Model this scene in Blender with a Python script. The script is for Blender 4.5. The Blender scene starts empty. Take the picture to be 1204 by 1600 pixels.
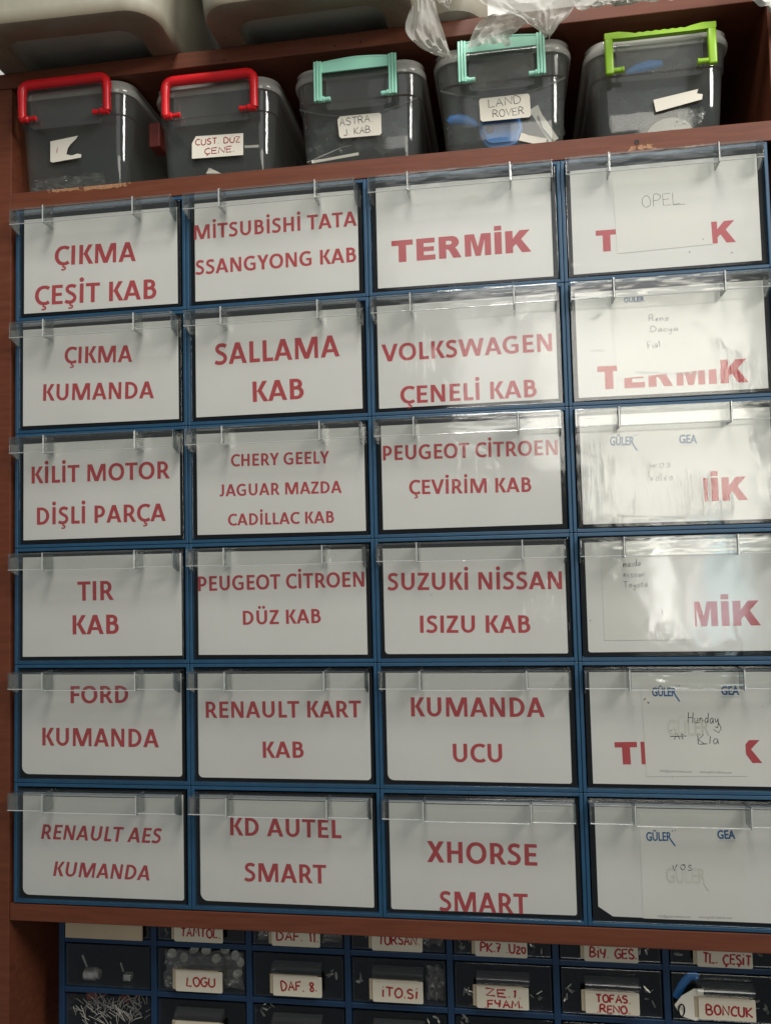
import bpy, bmesh, math, random
from mathutils import Vector, Matrix, noise
random.seed(7)
R = math.radians
sc = bpy.context.scene
COL = sc.collection

# ------------------------------------------------------------------ camera
CAM = Vector((0.42438623, -1.05398097, -0.50457463))
F = 1300.0                                   # focal length in pixels of a 1204 x 1600 frame
EUL = (1.63055795, 0.02350848, 0.15094285)
cd = bpy.data.cameras.new('camera'); cam = bpy.data.objects.new('camera', cd); COL.objects.link(cam)
cam.location = CAM; cam.rotation_euler = EUL
cd.sensor_fit = 'VERTICAL'; cd.sensor_height = 32.0; cd.lens = F / 1600 * 32.0
cd.clip_start = 0.01; cd.clip_end = 60
sc.camera = cam
bpy.context.view_layer.update()
ROT = cam.rotation_euler.to_matrix()

def at(u, v, y=0.0):
    """point of the vertical plane at depth y that the photo shows at pixel u, v -> (x, z)"""
    d = ROT @ Vector(((u - 602) / F, -(v - 800) / F, -1.0))
    q = CAM + d * ((y - CAM.y) / d.y)
    return q.x, q.z

# ------------------------------------------------------------------ light
w = bpy.data.worlds.new('World'); sc.world = w; w.use_nodes = True
bg = w.node_tree.nodes['Background']
bg.inputs[0].default_value = (0.86, 0.93, 1.0, 1); bg.inputs[1].default_value = 0.11

def area(name, loc, target, sx, sy, power, col):
    l = bpy.data.lights.new(name, 'AREA'); l.shape = 'RECTANGLE'; l.size = sx; l.size_y = sy
    l.energy = power; l.color = col
    o = bpy.data.objects.new(name, l); COL.objects.link(o)
    o.location = loc
    o.rotation_euler = (Vector(target) - Vector(loc)).to_track_quat('-Z', 'Y').to_euler()
    return o
# daylight from the shop's window, above and a little right, and from its open front behind the photographer
area('window_light', (1.72, -1.25, 0.78), (0.45, 0, -0.2), 0.6, 0.6, 25, (1.0, 0.965, 0.92))
area('added_overhead_light', (0.45, -1.15, 1.50), (0.40, 0, -0.1), 0.5, 0.5, 28, (1.0, 0.97, 0.93))  # added overhead lamp, no known opening; makes brightness fall off downward
def pane(x0, x1, z0, z1, lum, col):
    """one light opening of the glazed shop front, four metres behind the shelf; lum: how bright it looks"""
    a = (x1 - x0) * (z1 - z0)
    area('shop_front_light', ((x0 + x1) / 2, -4.0, (z0 + z1) / 2), ((x0 + x1) / 2, 0, (z0 + z1) / 2), x1 - x0, z1 - z0, lum * math.pi * a, col)
pane(0.10, 0.52, 0.30, 1.05, 2.6, (1.0, 0.97, 0.92))
pane(0.56, 1.00, 0.02, 1.05, 4.6, (1.0, 0.96, 0.88))
pane(1.00, 1.84, -0.40, 1.05, 4.9, (1.0, 0.975, 0.86))
pane(-0.20, 1.80, 1.08, 1.85, 0.9, (0.97, 0.98, 1.0))
pane(1.20, 1.31, -1.02, -0.46, 9.5, (1.0, 0.98, 0.93))
pane(1.40, 1.47, -1.02, -0.46, 6.5, (1.0, 0.94, 0.90))
pane(1.50, 1.72, -1.02, -0.46, 4.0, (0.72, 0.95, 1.0))

sc.view_settings.view_transform = 'Standard'; sc.view_settings.look = 'None'
sc.view_settings.exposure = 0.0; sc.view_settings.gamma = 1.0; sc.view_settings.use_curve_mapping = False
sc.cycles.transparent_max_bounces = 40; sc.cycles.max_bounces = 10
sc.cycles.use_denoising = True

# ------------------------------------------------------------------ materials
def new_mat(name):
    m = bpy.data.materials.new(name); m.use_nodes = True
    nt = m.node_tree; nt.nodes.clear()
    out = nt.nodes.new('ShaderNodeOutputMaterial')
    return m, nt, out
def nd(nt, t, **kw):
    n = nt.nodes.new(t)
    for k, v in kw.items(): setattr(n, k, v)
    return n
def coords(nt, scale=(1, 1, 1)):
    tc = nd(nt, 'ShaderNodeTexCoord'); mp = nd(nt, 'ShaderNodeMapping')
    mp.inputs['Scale'].default_value = scale
    nt.links.new(tc.outputs['Object'], mp.inputs['Vector'])
    return mp.outputs['Vector']
def noise_node(nt, vec, scale, detail=4, rough=0.55):
    n = nd(nt, 'ShaderNodeTexNoise'); n.inputs['Scale'].default_value = scale
    n.inputs['Detail'].default_value = detail; n.inputs['Roughness'].default_value = rough
    nt.links.new(vec, n.inputs['Vector']); return n.outputs['Fac']
def ramp(nt, fac, stops):
    r = nd(nt, 'ShaderNodeValToRGB')
    while len(r.color_ramp.elements) < len(stops): r.color_ramp.elements.new(0.5)
    for e, (p, c) in zip(r.color_ramp.elements, stops):
        e.position = p; e.color = (*c, 1) if len(c) == 3 else c
    nt.links.new(fac, r.inputs['Fac']); return r.outputs['Color']
def mix(nt, fac, a, b):
    m = nd(nt, 'ShaderNodeMix', data_type='RGBA')
    if isinstance(fac, (int, float)): m.inputs[0].default_value = fac
    else: nt.links.new(fac, m.inputs[0])
    for i, c in ((6, a), (7, b)):
        if isinstance(c, tuple): m.inputs[i].default_value = (*c, 1)
        else: nt.links.new(c, m.inputs[i])
    return m.outputs[2]
def math_n(nt, op, a, b=0.0):
    m = nd(nt, 'ShaderNodeMath', operation=op)
    for i, x in enumerate((a, b)):
        if isinstance(x, (int, float)): m.inputs[i].default_value = x
        else: nt.links.new(x, m.inputs[i])
    return m.outputs[0]
def bump(nt, h, strength, dist=0.001):
    b = nd(nt, 'ShaderNodeBump'); b.inputs['Strength'].default_value = strength; b.inputs['Distance'].default_value = dist
    nt.links.new(h, b.inputs['Height']); return b.outputs['Normal']

def plain(name, col, rough=0.5, var=0.12, scale=30, bmp=0.0, spec=0.5, metal=0.0, stretch=(1, 1, 1)):
    """a solid material with a little uneven colour and grain"""
    m, nt, out = new_mat(name)
    b = nd(nt, 'ShaderNodeBsdfPrincipled'); nt.links.new(b.outputs[0], out.inputs[0])
    v = coords(nt, stretch); f = noise_node(nt, v, scale)
    lo = tuple(c * (1 - var) for c in col); hi = tuple(min(1, c * (1 + var)) for c in col)
    nt.links.new(ramp(nt, f, [(0.3, lo), (0.7, hi)]), b.inputs['Base Color'])
    b.inputs['Roughness'].default_value = rough; b.inputs['Specular IOR Level'].default_value = spec
    b.inputs['Metallic'].default_value = metal
    if bmp: nt.links.new(bump(nt, noise_node(nt, v, scale * 6), bmp), b.inputs['Normal'])
    return m

def clear(name, tint=(0.94, 0.95, 0.95), rough=0.04, milk=0.0, milk_col=(0.6, 0.6, 0.57), f0=0.05, wave=0.0, wscale=14, dirt=0.0, stretch=(1, 1, 1), through=0.0, scuff=0.0):
    """clear thin plastic: lets light through, mirrors more at grazing angles, optional milkiness"""
    m, nt, out = new_mat(name)
    tr = nd(nt, 'ShaderNodeBsdfTransparent'); tr.inputs[0].default_value = (*tint, 1)
    gl = nd(nt, 'ShaderNodeBsdfGlossy'); gl.inputs['Roughness'].default_value = rough
    lw = nd(nt, 'ShaderNodeLayerWeight'); lw.inputs['Blend'].default_value = 0.5
    v = coords(nt, stretch)
    if wave:
        nrm = bump(nt, noise_node(nt, v, wscale, 3), wave, 0.004)
        nt.links.new(nrm, gl.inputs['Normal'])
        if scuff:      # rubbed patches and fine scratches, different on every front
            oi = nd(nt, 'ShaderNodeObjectInfo'); tc = nd(nt, 'ShaderNodeTexCoord'); ad = nd(nt, 'ShaderNodeVectorMath', operation='MULTIPLY_ADD')
            cx = nd(nt, 'ShaderNodeCombineXYZ')
            for k in range(3): nt.links.new(oi.outputs['Random'], cx.inputs[k])
            nt.links.new(cx.outputs[0], ad.inputs[0]); ad.inputs[1].default_value = (7.3, 3.1, 5.7); nt.links.new(tc.outputs['Object'], ad.inputs[2])
            mp = nd(nt, 'ShaderNodeMapping'); mp.inputs['Scale'].default_value = (1, 1, 0.14); mp.inputs['Rotation'].default_value = (0, 0.35, 0); nt.links.new(ad.outputs[0], mp.inputs['Vector'])
            mask = math_n(nt, 'MULTIPLY', math_n(nt, 'MAXIMUM', math_n(nt, 'SUBTRACT', noise_node(nt, ad.outputs[0], 9, 3), 0.56), 0.0), 6.0)
            h = math_n(nt, 'MULTIPLY', noise_node(nt, mp.outputs[0], 120, 4, 0.6), mask)
            b2 = nd(nt, 'ShaderNodeBump'); b2.inputs['Strength'].default_value = scuff; b2.inputs['Distance'].default_value = 0.003
            nt.links.new(h, b2.inputs['Height']); nt.links.new(nrm, b2.inputs['Normal']); nt.links.new(b2.outputs[0], gl.inputs['Normal'])
    p = math_n(nt, 'POWER', lw.outputs['Facing'], 4.0)
    fac = math_n(nt, 'ADD', math_n(nt, 'MULTIPLY', p, 1 - f0), f0)
    ms = nd(nt, 'ShaderNodeMixShader'); nt.links.new(fac, ms.inputs[0])
    base = tr.outputs[0]
    if milk or dirt:
        df = nd(nt, 'ShaderNodeBsdfDiffuse'); df.inputs[0].default_value = (*milk_col, 1)
        if through:
            tl = nd(nt, 'ShaderNodeBsdfTranslucent'); tl.inputs[0].default_value = (*milk_col, 1)
            m3 = nd(nt, 'ShaderNodeMixShader'); m3.inputs[0].default_value = through
            nt.links.new(df.outputs[0], m3.inputs[1]); nt.links.new(tl.outputs[0], m3.inputs[2]); df = m3
        m2 = nd(nt, 'ShaderNodeMixShader')
        if dirt:
            d = math_n(nt, 'SUBTRACT', noise_node(nt, v, 9, 6, 0.65), 0.45)
            d = math_n(nt, 'MULTIPLY', math_n(nt, 'MAXIMUM', d, 0.0), dirt)
            nt.links.new(math_n(nt, 'ADD', d, milk), m2.inputs[0])
        else: m2.inputs[0].default_value = milk
        nt.links.new(base, m2.inputs[1]); nt.links.new(df.outputs[0], m2.inputs[2]); base = m2.outputs[0]
    nt.links.new(base, ms.inputs[1]); nt.links.new(gl.outputs[0], ms.inputs[2])
    nt.links.new(ms.outputs[0], out.inputs[0])
    return m

def wood(name, chips=()):
    m, nt, out = new_mat(name)
    b = nd(nt, 'ShaderNodeBsdfPrincipled'); nt.links.new(b.outputs[0], out.inputs[0]); b.inputs['Specular IOR Level'].default_value = 0.3
    v = coords(nt, (1.2, 8, 14)); g = noise_node(nt, v, 9, 8, 0.6)
    big = noise_node(nt, coords(nt), 5, 3)
    col = ramp(nt, g, [(0.25, (0.108, 0.030, 0.014)), (0.5, (0.145, 0.043, 0.020)), (0.75, (0.180, 0.058, 0.029))])
    col = mix(nt, math_n(nt, 'MULTIPLY', big, 0.35), col, (0.105, 0.031, 0.018))
    # bare particle board where the red film has broken off: (x0, x1, z0, z1)
    tc = nd(nt, 'ShaderNodeTexCoord'); sx = nd(nt, 'ShaderNodeSeparateXYZ'); nt.links.new(tc.outputs['Object'], sx.inputs[0])
    rag = noise_node(nt, coords(nt), 130, 5, 0.7)
    fine = noise_node(nt, coords(nt), 700, 3)
    for (x0, x1, z0, z1, th) in chips:
        cx, hx, cz, hz = (x0 + x1) / 2, (x1 - x0) / 2, (z0 + z1) / 2, (z1 - z0) / 2
        ax = math_n(nt, 'DIVIDE', math_n(nt, 'ABSOLUTE', math_n(nt, 'SUBTRACT', sx.outputs['X'], cx)), hx)
        az = math_n(nt, 'DIVIDE', math_n(nt, 'ABSOLUTE', math_n(nt, 'SUBTRACT', sx.outputs['Z'], cz)), hz)
        d = math_n(nt, 'MAXIMUM', ax, az)
        k = math_n(nt, 'GREATER_THAN', math_n(nt, 'SUBTRACT', rag, math_n(nt, 'MULTIPLY', d, 0.35)), th)
        col = mix(nt, k, col, ramp(nt, fine, [(0.35, (0.22, 0.10, 0.045)), (0.65, (0.46, 0.26, 0.14))]))
    nt.links.new(col, b.inputs['Base Color'])
    nt.links.new(ramp(nt, big, [(0.3, (0.42,) * 3), (0.7, (0.56,) * 3)]), b.inputs['Roughness'])
    nt.links.new(bump(nt, g, 0.25, 0.0006), b.inputs['Normal'])
    return m

def paper(name, col, see=0.0, stain=0.06):
    m, nt, out = new_mat(name)
    b = nd(nt, 'ShaderNodeBsdfPrincipled'); b.inputs['Roughness'].default_value = 0.75; b.inputs['Specular IOR Level'].default_value = 0.2
    tc = nd(nt, 'ShaderNodeTexCoord'); oi = nd(nt, 'ShaderNodeObjectInfo')
    add = nd(nt, 'ShaderNodeVectorMath', operation='ADD')
    nt.links.new(tc.outputs['Object'], add.inputs[0]); nt.links.new(oi.outputs['Random'], add.inputs[1])
    v = add.outputs[0]
    f = noise_node(nt, v, 7, 4); speck = noise_node(nt, v, 260, 2)
    c = ramp(nt, f, [(0.3, tuple(x * (1 - stain) for x in col)), (0.65, col)])
    sp = math_n(nt, 'GREATER_THAN', speck, 0.775)
    c = mix(nt, math_n(nt, 'MULTIPLY', sp, 0.6), c, (0.12, 0.11, 0.10))
    nt.links.new(c, b.inputs['Base Color'])
    nt.links.new(bump(nt, noise_node(nt, v, 22, 3), 0.12, 0.003), b.inputs['Normal'])
    if see:
        tr = nd(nt, 'ShaderNodeBsdfTransparent'); ms = nd(nt, 'ShaderNodeMixShader'); ms.inputs[0].default_value = see
        nt.links.new(b.outputs[0], ms.inputs[1]); nt.links.new(tr.outputs[0], ms.inputs[2]); nt.links.new(ms.outputs[0], out.inputs[0])
    else: nt.links.new(b.outputs[0], out.inputs[0])
    return m

M = {}
M['wood'] = wood('red_brown_film')
M['wood_chipped'] = wood('red_brown_film_chipped', [(-0.205, -0.15, 0.0215, 0.0275, 0.24), (-0.150, -0.085, 0.0205, 0.0275, 0.16),
                                                    (0.575, 0.630, 0.0020, 0.0125, 0.36), (0.628, 0.70, 0.0004, 0.0045, 0.36)])
M['wood_dark'] = plain('dark_back_board', (0.030, 0.016, 0.012), 0.7, 0.25, 12)
M['wall'] = plain('white_wall', (0.78, 0.77, 0.74), 0.9, 0.04, 6)
M['blue'] = plain('blue_plastic', (0.018, 0.070, 0.135), 0.38, 0.10, 40, 0.03)
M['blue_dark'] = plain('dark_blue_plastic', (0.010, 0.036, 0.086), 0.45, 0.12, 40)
M['tray'] = plain('shade_black_plastic', (0.0025, 0.0035, 0.005), 0.5, 0.1, 30, spec=0.12)  # clear trays coloured near black to stand in for the dark inside
M['plate'] = clear('clear_front', (0.97, 0.972, 0.965), 0.085, 0.0, f0=0.052, wave=0.22, wscale=7, scuff=0.28)
M['handle'] = clear('clear_handle', (0.982, 0.985, 0.978), 0.07, 0.018, (0.62, 0.64, 0.61), f0=0.07, wave=0.35, wscale=30, stretch=(0.25, 1, 1))
M['edge'] = clear('clear_handle_edge', (0.66, 0.69, 0.68), 0.10, 0.07, (0.60, 0.62, 0.60), f0=0.16, wave=0.3, wscale=60)
M['dark_edge'] = clear('handle_refraction_line', (0.16, 0.18, 0.18), 0.08, 0.0, f0=0.10, wave=0.3, wscale=60)  # dark tint stands in for refraction inside the clear handle
M['rim'] = clear('handle_edge_highlight', (0.80, 0.82, 0.81), 0.10, 0.48, (0.90, 0.91, 0.88), f0=0.14, wave=0.4, wscale=60)  # milky white painted in for the light that clear edges catch
M['sheet'] = paper('white_paper', (0.757, 0.757, 0.72))
M['slip'] = paper('cream_slip', (0.762, 0.757, 0.705), 0.0)
M['red_ink'] = plain('red_print', (0.47, 0.062, 0.070), 0.6, 0.05, 60)
M['pen'] = plain('dark_pen', (0.016, 0.018, 0.03), 0.6)
M['pen_faint'] = plain('faint_pen', (0.05, 0.052, 0.07), 0.6)
M['pen_red'] = plain('red_marker', (0.36, 0.018, 0.022), 0.6)
M['logo_blue'] = plain('blue_print', (0.045, 0.13, 0.30), 0.6)
M['watermark'] = plain('grey_watermark', (0.64, 0.635, 0.57), 0.7)
M['small_print'] = plain('grey_small_print', (0.22, 0.22, 0.23), 0.7)
M['sticker'] = paper('sticker_paper', (0.78, 0.74, 0.63), 0, 0.08)
M['sticker_low'] = paper('aged_shaded_sticker_paper', (0.70, 0.64, 0.51), 0, 0.10)  # aged beige, colour also darkened for dimmer light under the lower board
M['sticker_old'] = paper('old_sticker_paper', (0.46, 0.38, 0.26), 0, 0.1)
M['card'] = plain('beige_card', (0.50, 0.40, 0.27), 0.8, 0.1, 14)
M['box'] = clear('clear_box', (0.93, 0.95, 0.94), 0.07, 0.105, (0.42, 0.47, 0.44), f0=0.065, wave=0.12, wscale=8, dirt=0.10)
M['lid'] = clear('milky_lid', (0.80, 0.82, 0.80), 0.16, 0.52, (0.64, 0.64, 0.58), f0=0.05, wave=0.3, wscale=25)
M['red'] = plain('red_plastic', (0.66, 0.013, 0.018), 0.30, 0.08, 25)
M['mint'] = plain('mint_plastic', (0.36, 0.76, 0.58), 0.38, 0.06, 25)
M['green'] = plain('green_plastic', (0.27, 0.50, 0.022), 0.33, 0.08, 25)
M['key_blue'] = plain('blue_rubber', (0.03, 0.22, 0.62), 0.45, 0.08, 25)
M['hole_blue'] = plain('dark_rubber', (0.010, 0.03, 0.09), 0.6)
M['white_plastic'] = plain('white_plastic', (0.62, 0.59, 0.50), 0.45, 0.08, 20)
M['bottle'] = plain('shaded_white_plastic', (0.36, 0.33, 0.26), 0.55, 0.12, 14)  # white plastic, colour darkened to stand in for shadow on the bottle
M['metal'] = plain('worn_metal', (0.58, 0.56, 0.52), 0.30, 0.4, 90, 0.05, metal=0.7)
M['bag'] = clear('bag_film', (0.92, 0.92, 0.89), 0.5, 0.70, (0.66, 0.65, 0.59), f0=0.02, wave=0.3, wscale=40, through=0.45)
M['film'] = clear('crinkled_film', (0.88, 0.88, 0.87), 0.12, 0.16, (0.6, 0.6, 0.56), f0=0.08, wave=1.0, wscale=120)
M['fibre'] = plain('pale_fibres', (0.55, 0.52, 0.46), 0.6)
M['rust'] = plain('rust_red_plastic', (0.20, 0.04, 0.03), 0.5, 0.3, 40)
M['button'] = plain('pale_disc', (0.52, 0.50, 0.45), 0.4, 0.1, 30)

def bin_mat():
    m, nt, out = new_mat('dirty_bin_plastic')
    b = nd(nt, 'ShaderNodeBsdfPrincipled'); nt.links.new(b.outputs[0], out.inputs[0])
    tc = nd(nt, 'ShaderNodeTexCoord'); sx = nd(nt, 'ShaderNodeSeparateXYZ'); nt.links.new(tc.outputs['Object'], sx.inputs[0])
    v = coords(nt); n1 = noise_node(nt, v, 11, 6, 0.65); n2 = noise_node(nt, v, 70, 5, 0.7)
    col = ramp(nt, n1, [(0.3, (0.41, 0.39, 0.30)), (0.7, (0.56, 0.54, 0.43))])
    # grime that has gathered along the foot of the bin
    low = math_n(nt, 'SUBTRACT', 1.0, math_n(nt, 'MULTIPLY', sx.outputs['Z'], 60.0))
    low = math_n(nt, 'MAXIMUM', low, 0.0)
    g = math_n(nt, 'MULTIPLY', low, math_n(nt, 'ADD', math_n(nt, 'MULTIPLY', n1, 0.8), 0.45))
    col = mix(nt, math_n(nt, 'MINIMUM', g, 0.92), col, (0.17, 0.115, 0.065))
    spots = math_n(nt, 'MULTIPLY', math_n(nt, 'GREATER_THAN', n2, 0.68), math_n(nt, 'MULTIPLY', low, 0.8))
    col = mix(nt, math_n(nt, 'MINIMUM', spots, 0.9), col, (0.07, 0.035, 0.02))
    nt.links.new(col, b.inputs['Base Color']); b.inputs['Roughness'].default_value = 0.38
    b.inputs['Subsurface Weight'].default_value = 0.15; b.inputs['Subsurface Radius'].default_value = (0.02, 0.02, 0.015)
    return m
M['bin'] = bin_mat()

# ------------------------------------------------------------------ building helpers
class MB:
    """collects shapes and links them as one mesh object"""
    def __init__(s): s.v = []; s.f = []; s.mi = []
    def add(s, vs, fs, mi=0):
        o = len(s.v); s.v += [tuple(p) for p in vs]; s.f += [tuple(i + o for i in f) for f in fs]; s.mi += [mi] * len(fs)
    def box(s, x0, x1, y0, y1, z0, z1, bev=0.0, mi=0, seg=2):
        if bev <= 0:
            vs = [(x, y, z) for z in (z0, z1) for y in (y0, y1) for x in (x0, x1)]
            s.add(vs, [(0, 2, 3, 1), (4, 5, 7, 6), (0, 1, 5, 4), (2, 6, 7, 3), (0, 4, 6, 2), (1, 3, 7, 5)], mi); return
        bm = bmesh.new(); bmesh.ops.create_cube(bm, size=1)
        for v in bm.verts: v.co = Vector(((x0 + x1) / 2 + v.co.x * (x1 - x0), (y0 + y1) / 2 + v.co.y * (y1 - y0), (z0 + z1) / 2 + v.co.z * (z1 - z0)))
        bmesh.ops.bevel(bm, geom=list(bm.edges), offset=bev, segments=seg, affect='EDGES', profile=0.5)
        s.bm(bm, mi)
    def bm(s, bm, mi=0):
        bm.verts.index_update()
        s.add([v.co.copy() for v in bm.verts], [[v.index for v in f.verts] for f in bm.faces], mi); bm.free()
    def prism(s, poly, y0, y1, mi=0):
        """polygon of (x, z), solid between y0 (front) and y1"""
        n = len(poly)
        vs = [(x, y0, z) for x, z in poly] + [(x, y1, z) for x, z in poly]
        fs = [tuple(range(n)), tuple(range(2 * n - 1, n - 1, -1))] + [(i, n + i, n + (i + 1) % n, (i + 1) % n) for i in range(n)]
        s.add(vs, fs, mi)
    def prism_x(s, poly, x0, x1, mi=0):
        n = len(poly)
        vs = [(x0, y, z) for y, z in poly] + [(x1, y, z) for y, z in poly]
        fs = [tuple(range(n)), tuple(range(2 * n - 1, n - 1, -1))] + [(i, n + i, n + (i + 1) % n, (i + 1) % n) for i in range(n)]
        s.add(vs, fs, mi)
    def tube(s, pts, r, n=8, flat=1.0, closed=False, caps=True, mi=0):
        pts = [Vector(p) for p in pts]; k = len(pts); rings = []
        for i, p in enumerate(pts):
            a = pts[i - 1] if (i > 0 or closed) else p; b = pts[(i + 1) % k] if (i < k - 1 or closed) else p
            t = (b - a); t = t.normalized() if t.length > 1e-9 else Vector((1, 0, 0))
            up = Vector((0, 1, 0)) if abs(t.y) < 0.9 else Vector((1, 0, 0))
            sd = t.cross(up).normalized(); up = sd.cross(t).normalized()
            rr = r[i] if isinstance(r, (list, tuple)) else r
            rings.append([p + sd * math.cos(2 * math.pi * j / n) * rr + up * math.sin(2 * math.pi * j / n) * rr * flat for j in range(n)])
        vs = [q for rg in rings for q in rg]; fs = []
        for i in range(k if closed else k - 1):
            for j in range(n):
                a, b = i * n, ((i + 1) % k) * n
                fs.append((a + j, a + (j + 1) % n, b + (j + 1) % n, b + j))
        if caps and not closed: fs += [tuple(range(n - 1, -1, -1)), tuple(range((k - 1) * n, k * n))]
        s.add(vs, fs, mi)
    def lathe(s, prof, n=24, c=(0, 0, 0), axis='z', mi=0):
        vs = []; fs = []
        for r, h in prof:
            for j in range(n):
                a = 2 * math.pi * j / n; x, y = r * math.cos(a), r * math.sin(a)
                vs.append({'z': (c[0] + x, c[1] + y, c[2] + h), 'y': (c[0] + x, c[1] + h, c[2] + y), 'x': (c[0] + h, c[1] + x, c[2] + y)}[axis])
        for i in range(len(prof) - 1):
            for j in range(n): fs.append((i * n + j, i * n + (j + 1) % n, (i + 1) * n + (j + 1) % n, (i + 1) * n + j))
        fs += [tuple(range(n)), tuple(range((len(prof) - 1) * n, len(prof) * n))]
        s.add(vs, fs, mi)
    def loft(s, secs, cap0=True, cap1=True, seg=6, mi=0):
        """rounded-rectangle rings: (z, x0, x1, y0, y1, radius)"""
        n = 4 * (seg + 1); vs = []; fs = []
        for z, x0, x1, y0, y1, r in secs:
            for cx, cy, a0 in ((x1 - r, y1 - r, 0), (x0 + r, y1 - r, 90), (x0 + r, y0 + r, 180), (x1 - r, y0 + r, 270)):
                for k in range(seg + 1):
                    a = R(a0 + 90 * k / seg); vs.append((cx + r * math.cos(a), cy + r * math.sin(a), z))
        for i in range(len(secs) - 1):
            for j in range(n): fs.append((i * n + j, i * n + (j + 1) % n, (i + 1) * n + (j + 1) % n, (i + 1) * n + j))
        if cap0: fs.append(tuple(range(n - 1, -1, -1)))
        if cap1: fs.append(tuple(range((len(secs) - 1) * n, len(secs) * n)))
        s.add(vs, fs, mi)
    def mesh(s, name, mats, smooth=None):
        me = bpy.data.meshes.new(name); me.from_pydata(s.v, [], s.f); me.validate()
        for m in (mats if isinstance(mats, (list, tuple)) else [mats]): me.materials.append(M[m] if isinstance(m, str) else m)
        if any(s.mi): me.polygons.foreach_set('material_index', s.mi[:len(me.polygons)])
        bm = bmesh.new(); bm.from_mesh(me); bmesh.ops.recalc_face_normals(bm, faces=bm.faces); bm.to_mesh(me); bm.free()
        if smooth is not None:
            for p in me.polygons: p.use_smooth = True
            me.set_sharp_from_angle(angle=R(smooth))
        return me
    def build(s, name, mats, parent=None, smooth=None, loc=None):
        return link(name, s.mesh(name, mats, smooth), parent, loc)

def link(name, me, parent=None, loc=None):
    o = bpy.data.objects.new(name, me); COL.objects.link(o)
    if parent: o.parent = parent
    if loc: o.location = loc
    return o
def tag(o, label, cat, group=None):
    o['label'] = label; o['category'] = cat
    if group: o['group'] = group
    return o
def thing(name, label, cat, loc=(0, 0, 0), group=None):
    o = bpy.data.objects.new(name, None); COL.objects.link(o); o.location = loc; o.empty_display_size = 0.02
    return tag(o, label, cat, group)
def copy_part(o, parent, mats=None):
    c = o.copy(); COL.objects.link(c); c.parent = parent; return c

# ---- printed lettering: the built-in face, made bold with rounded strokes along its outlines
_tc = bpy.data.curves.new('glyphs', 'FONT'); _to = bpy.data.objects.new('glyphs', _tc); COL.objects.link(_to)
_tc.resolution_u = 3
def glyph_mesh(s):
    _tc.body = s; bpy.context.view_layer.update()
    dg = bpy.context.evaluated_depsgraph_get(); ev = _to.evaluated_get(dg); me = ev.to_mesh()
    bm = bmesh.new(); bm.from_mesh(me); ev.to_mesh_clear()
    bmesh.ops.remove_doubles(bm, verts=bm.verts, dist=1e-5)
    bm.verts.index_update()
    V = [(v.co.x, v.co.y) for v in bm.verts]; FC = [[v.index for v in f.verts] for f in bm.faces]
    E = [(e.verts[0].index, e.verts[1].index) for e in bm.edges if len(e.link_faces) == 1]
    bm.free(); return V, FC, E
_h = glyph_mesh('H')[0]; CAP0 = min(p[1] for p in _h); CAP = max(p[1] for p in _h) - CAP0

def add_text(mb, s, L, Rr, h, y, bold=0.045, slant=0.0, org=(0, 0, 0), mi=0):
    """L, Rr: ends of the base line (x, z); h: cap height; letters lie on the plane y, facing -y"""
    V, FC, E = glyph_mesh(s)
    x0 = min(p[0] for p in V); x1 = max(p[0] for p in V)
    r = bold * h
    Lv = Vector((L[0], L[1])); d = Vector((Rr[0], Rr[1])) - Lv; W = d.length; ux = d / W; uz = Vector((-ux.y, ux.x))
    sx = (W - 2 * r - abs(slant) * h) / (x1 - x0); sz = (h - 2 * r) / CAP
    P = []
    for px, pz in V:
        a = (px - x0) * sx + r; b = (pz - CAP0) * sz + r
        q = Lv + ux * (a + slant * b) + uz * b
        P.append((q.x - org[0], q.y - org[2]))
    mb.add([(x, y - org[1], z) for x, z in P], FC, mi)
    if r > 0:
        t = 0.00010
        for a, b in E:
            A, B = Vector(P[a]), Vector(P[b]); dd = B - A
            if dd.length < 1e-7: continue
            dd.normalize(); nn = Vector((-dd.y, dd.x)) * r
            e = dd * (r * 0.35)
            pts = [A - e - nn * .7, A - e + nn * .7, A + nn, B + nn, B + e + nn * .7, B + e - nn * .7, B - nn, A - nn]
            k = random.uniform(0.2, 1.0) * t
            mb.add([(q.x, y - org[1] - 0.00004 - k, q.y) for q in (pts[0], pts[1], pts[2], pts[3], pts[4], pts[5], pts[6], pts[7])], [(0, 1, 2, 3, 4, 5, 6, 7)], mi)

# ---- bold humanist capitals drawn as stems, bars, diagonals and bowls (unit: cap height)
def _arc(cx, cy, rx, ry, a0, a1, n=14, e=1.0):
    o = []
    for k in range(n + 1):
        a = R(a0 + (a1 - a0) * k / n); c_, s_ = math.cos(a), math.sin(a)
        o.append((cx + rx * math.copysign(abs(c_) ** e, c_), cy + ry * math.copysign(abs(s_) ** e, s_)))
    return o
def _rib(pts, w):
    """ribbon of width w (one number, or one per point) along a line"""
    n = len(pts); out = []
    for i in range(n):
        a = Vector(pts[max(i - 1, 0)]); p = Vector(pts[i]); b = Vector(pts[min(i + 1, n - 1)])
        t = (b - a).normalized(); nn = Vector((-t.y, t.x)); ww = (w[i] if isinstance(w, list) else w) / 2
        out.append((tuple(p + nn * ww), tuple(p - nn * ww)))
    return [[out[i][0], out[i + 1][0], out[i + 1][1], out[i][1]] for i in range(n - 1)]
def _box(x0, x1, y0, y1): return [[(x0, y0), (x1, y0), (x1, y1), (x0, y1)]]
def _mir(polys, c): return [[(2 * c - x, y) for x, y in p] for p in polys]
def _dot(cx, cy, r): return [[(cx + r * math.cos(2 * math.pi * k / 14), cy + r * math.sin(2 * math.pi * k / 14)) for k in range(14)]]
_s, _t, _l = .205, .165, .12
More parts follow.
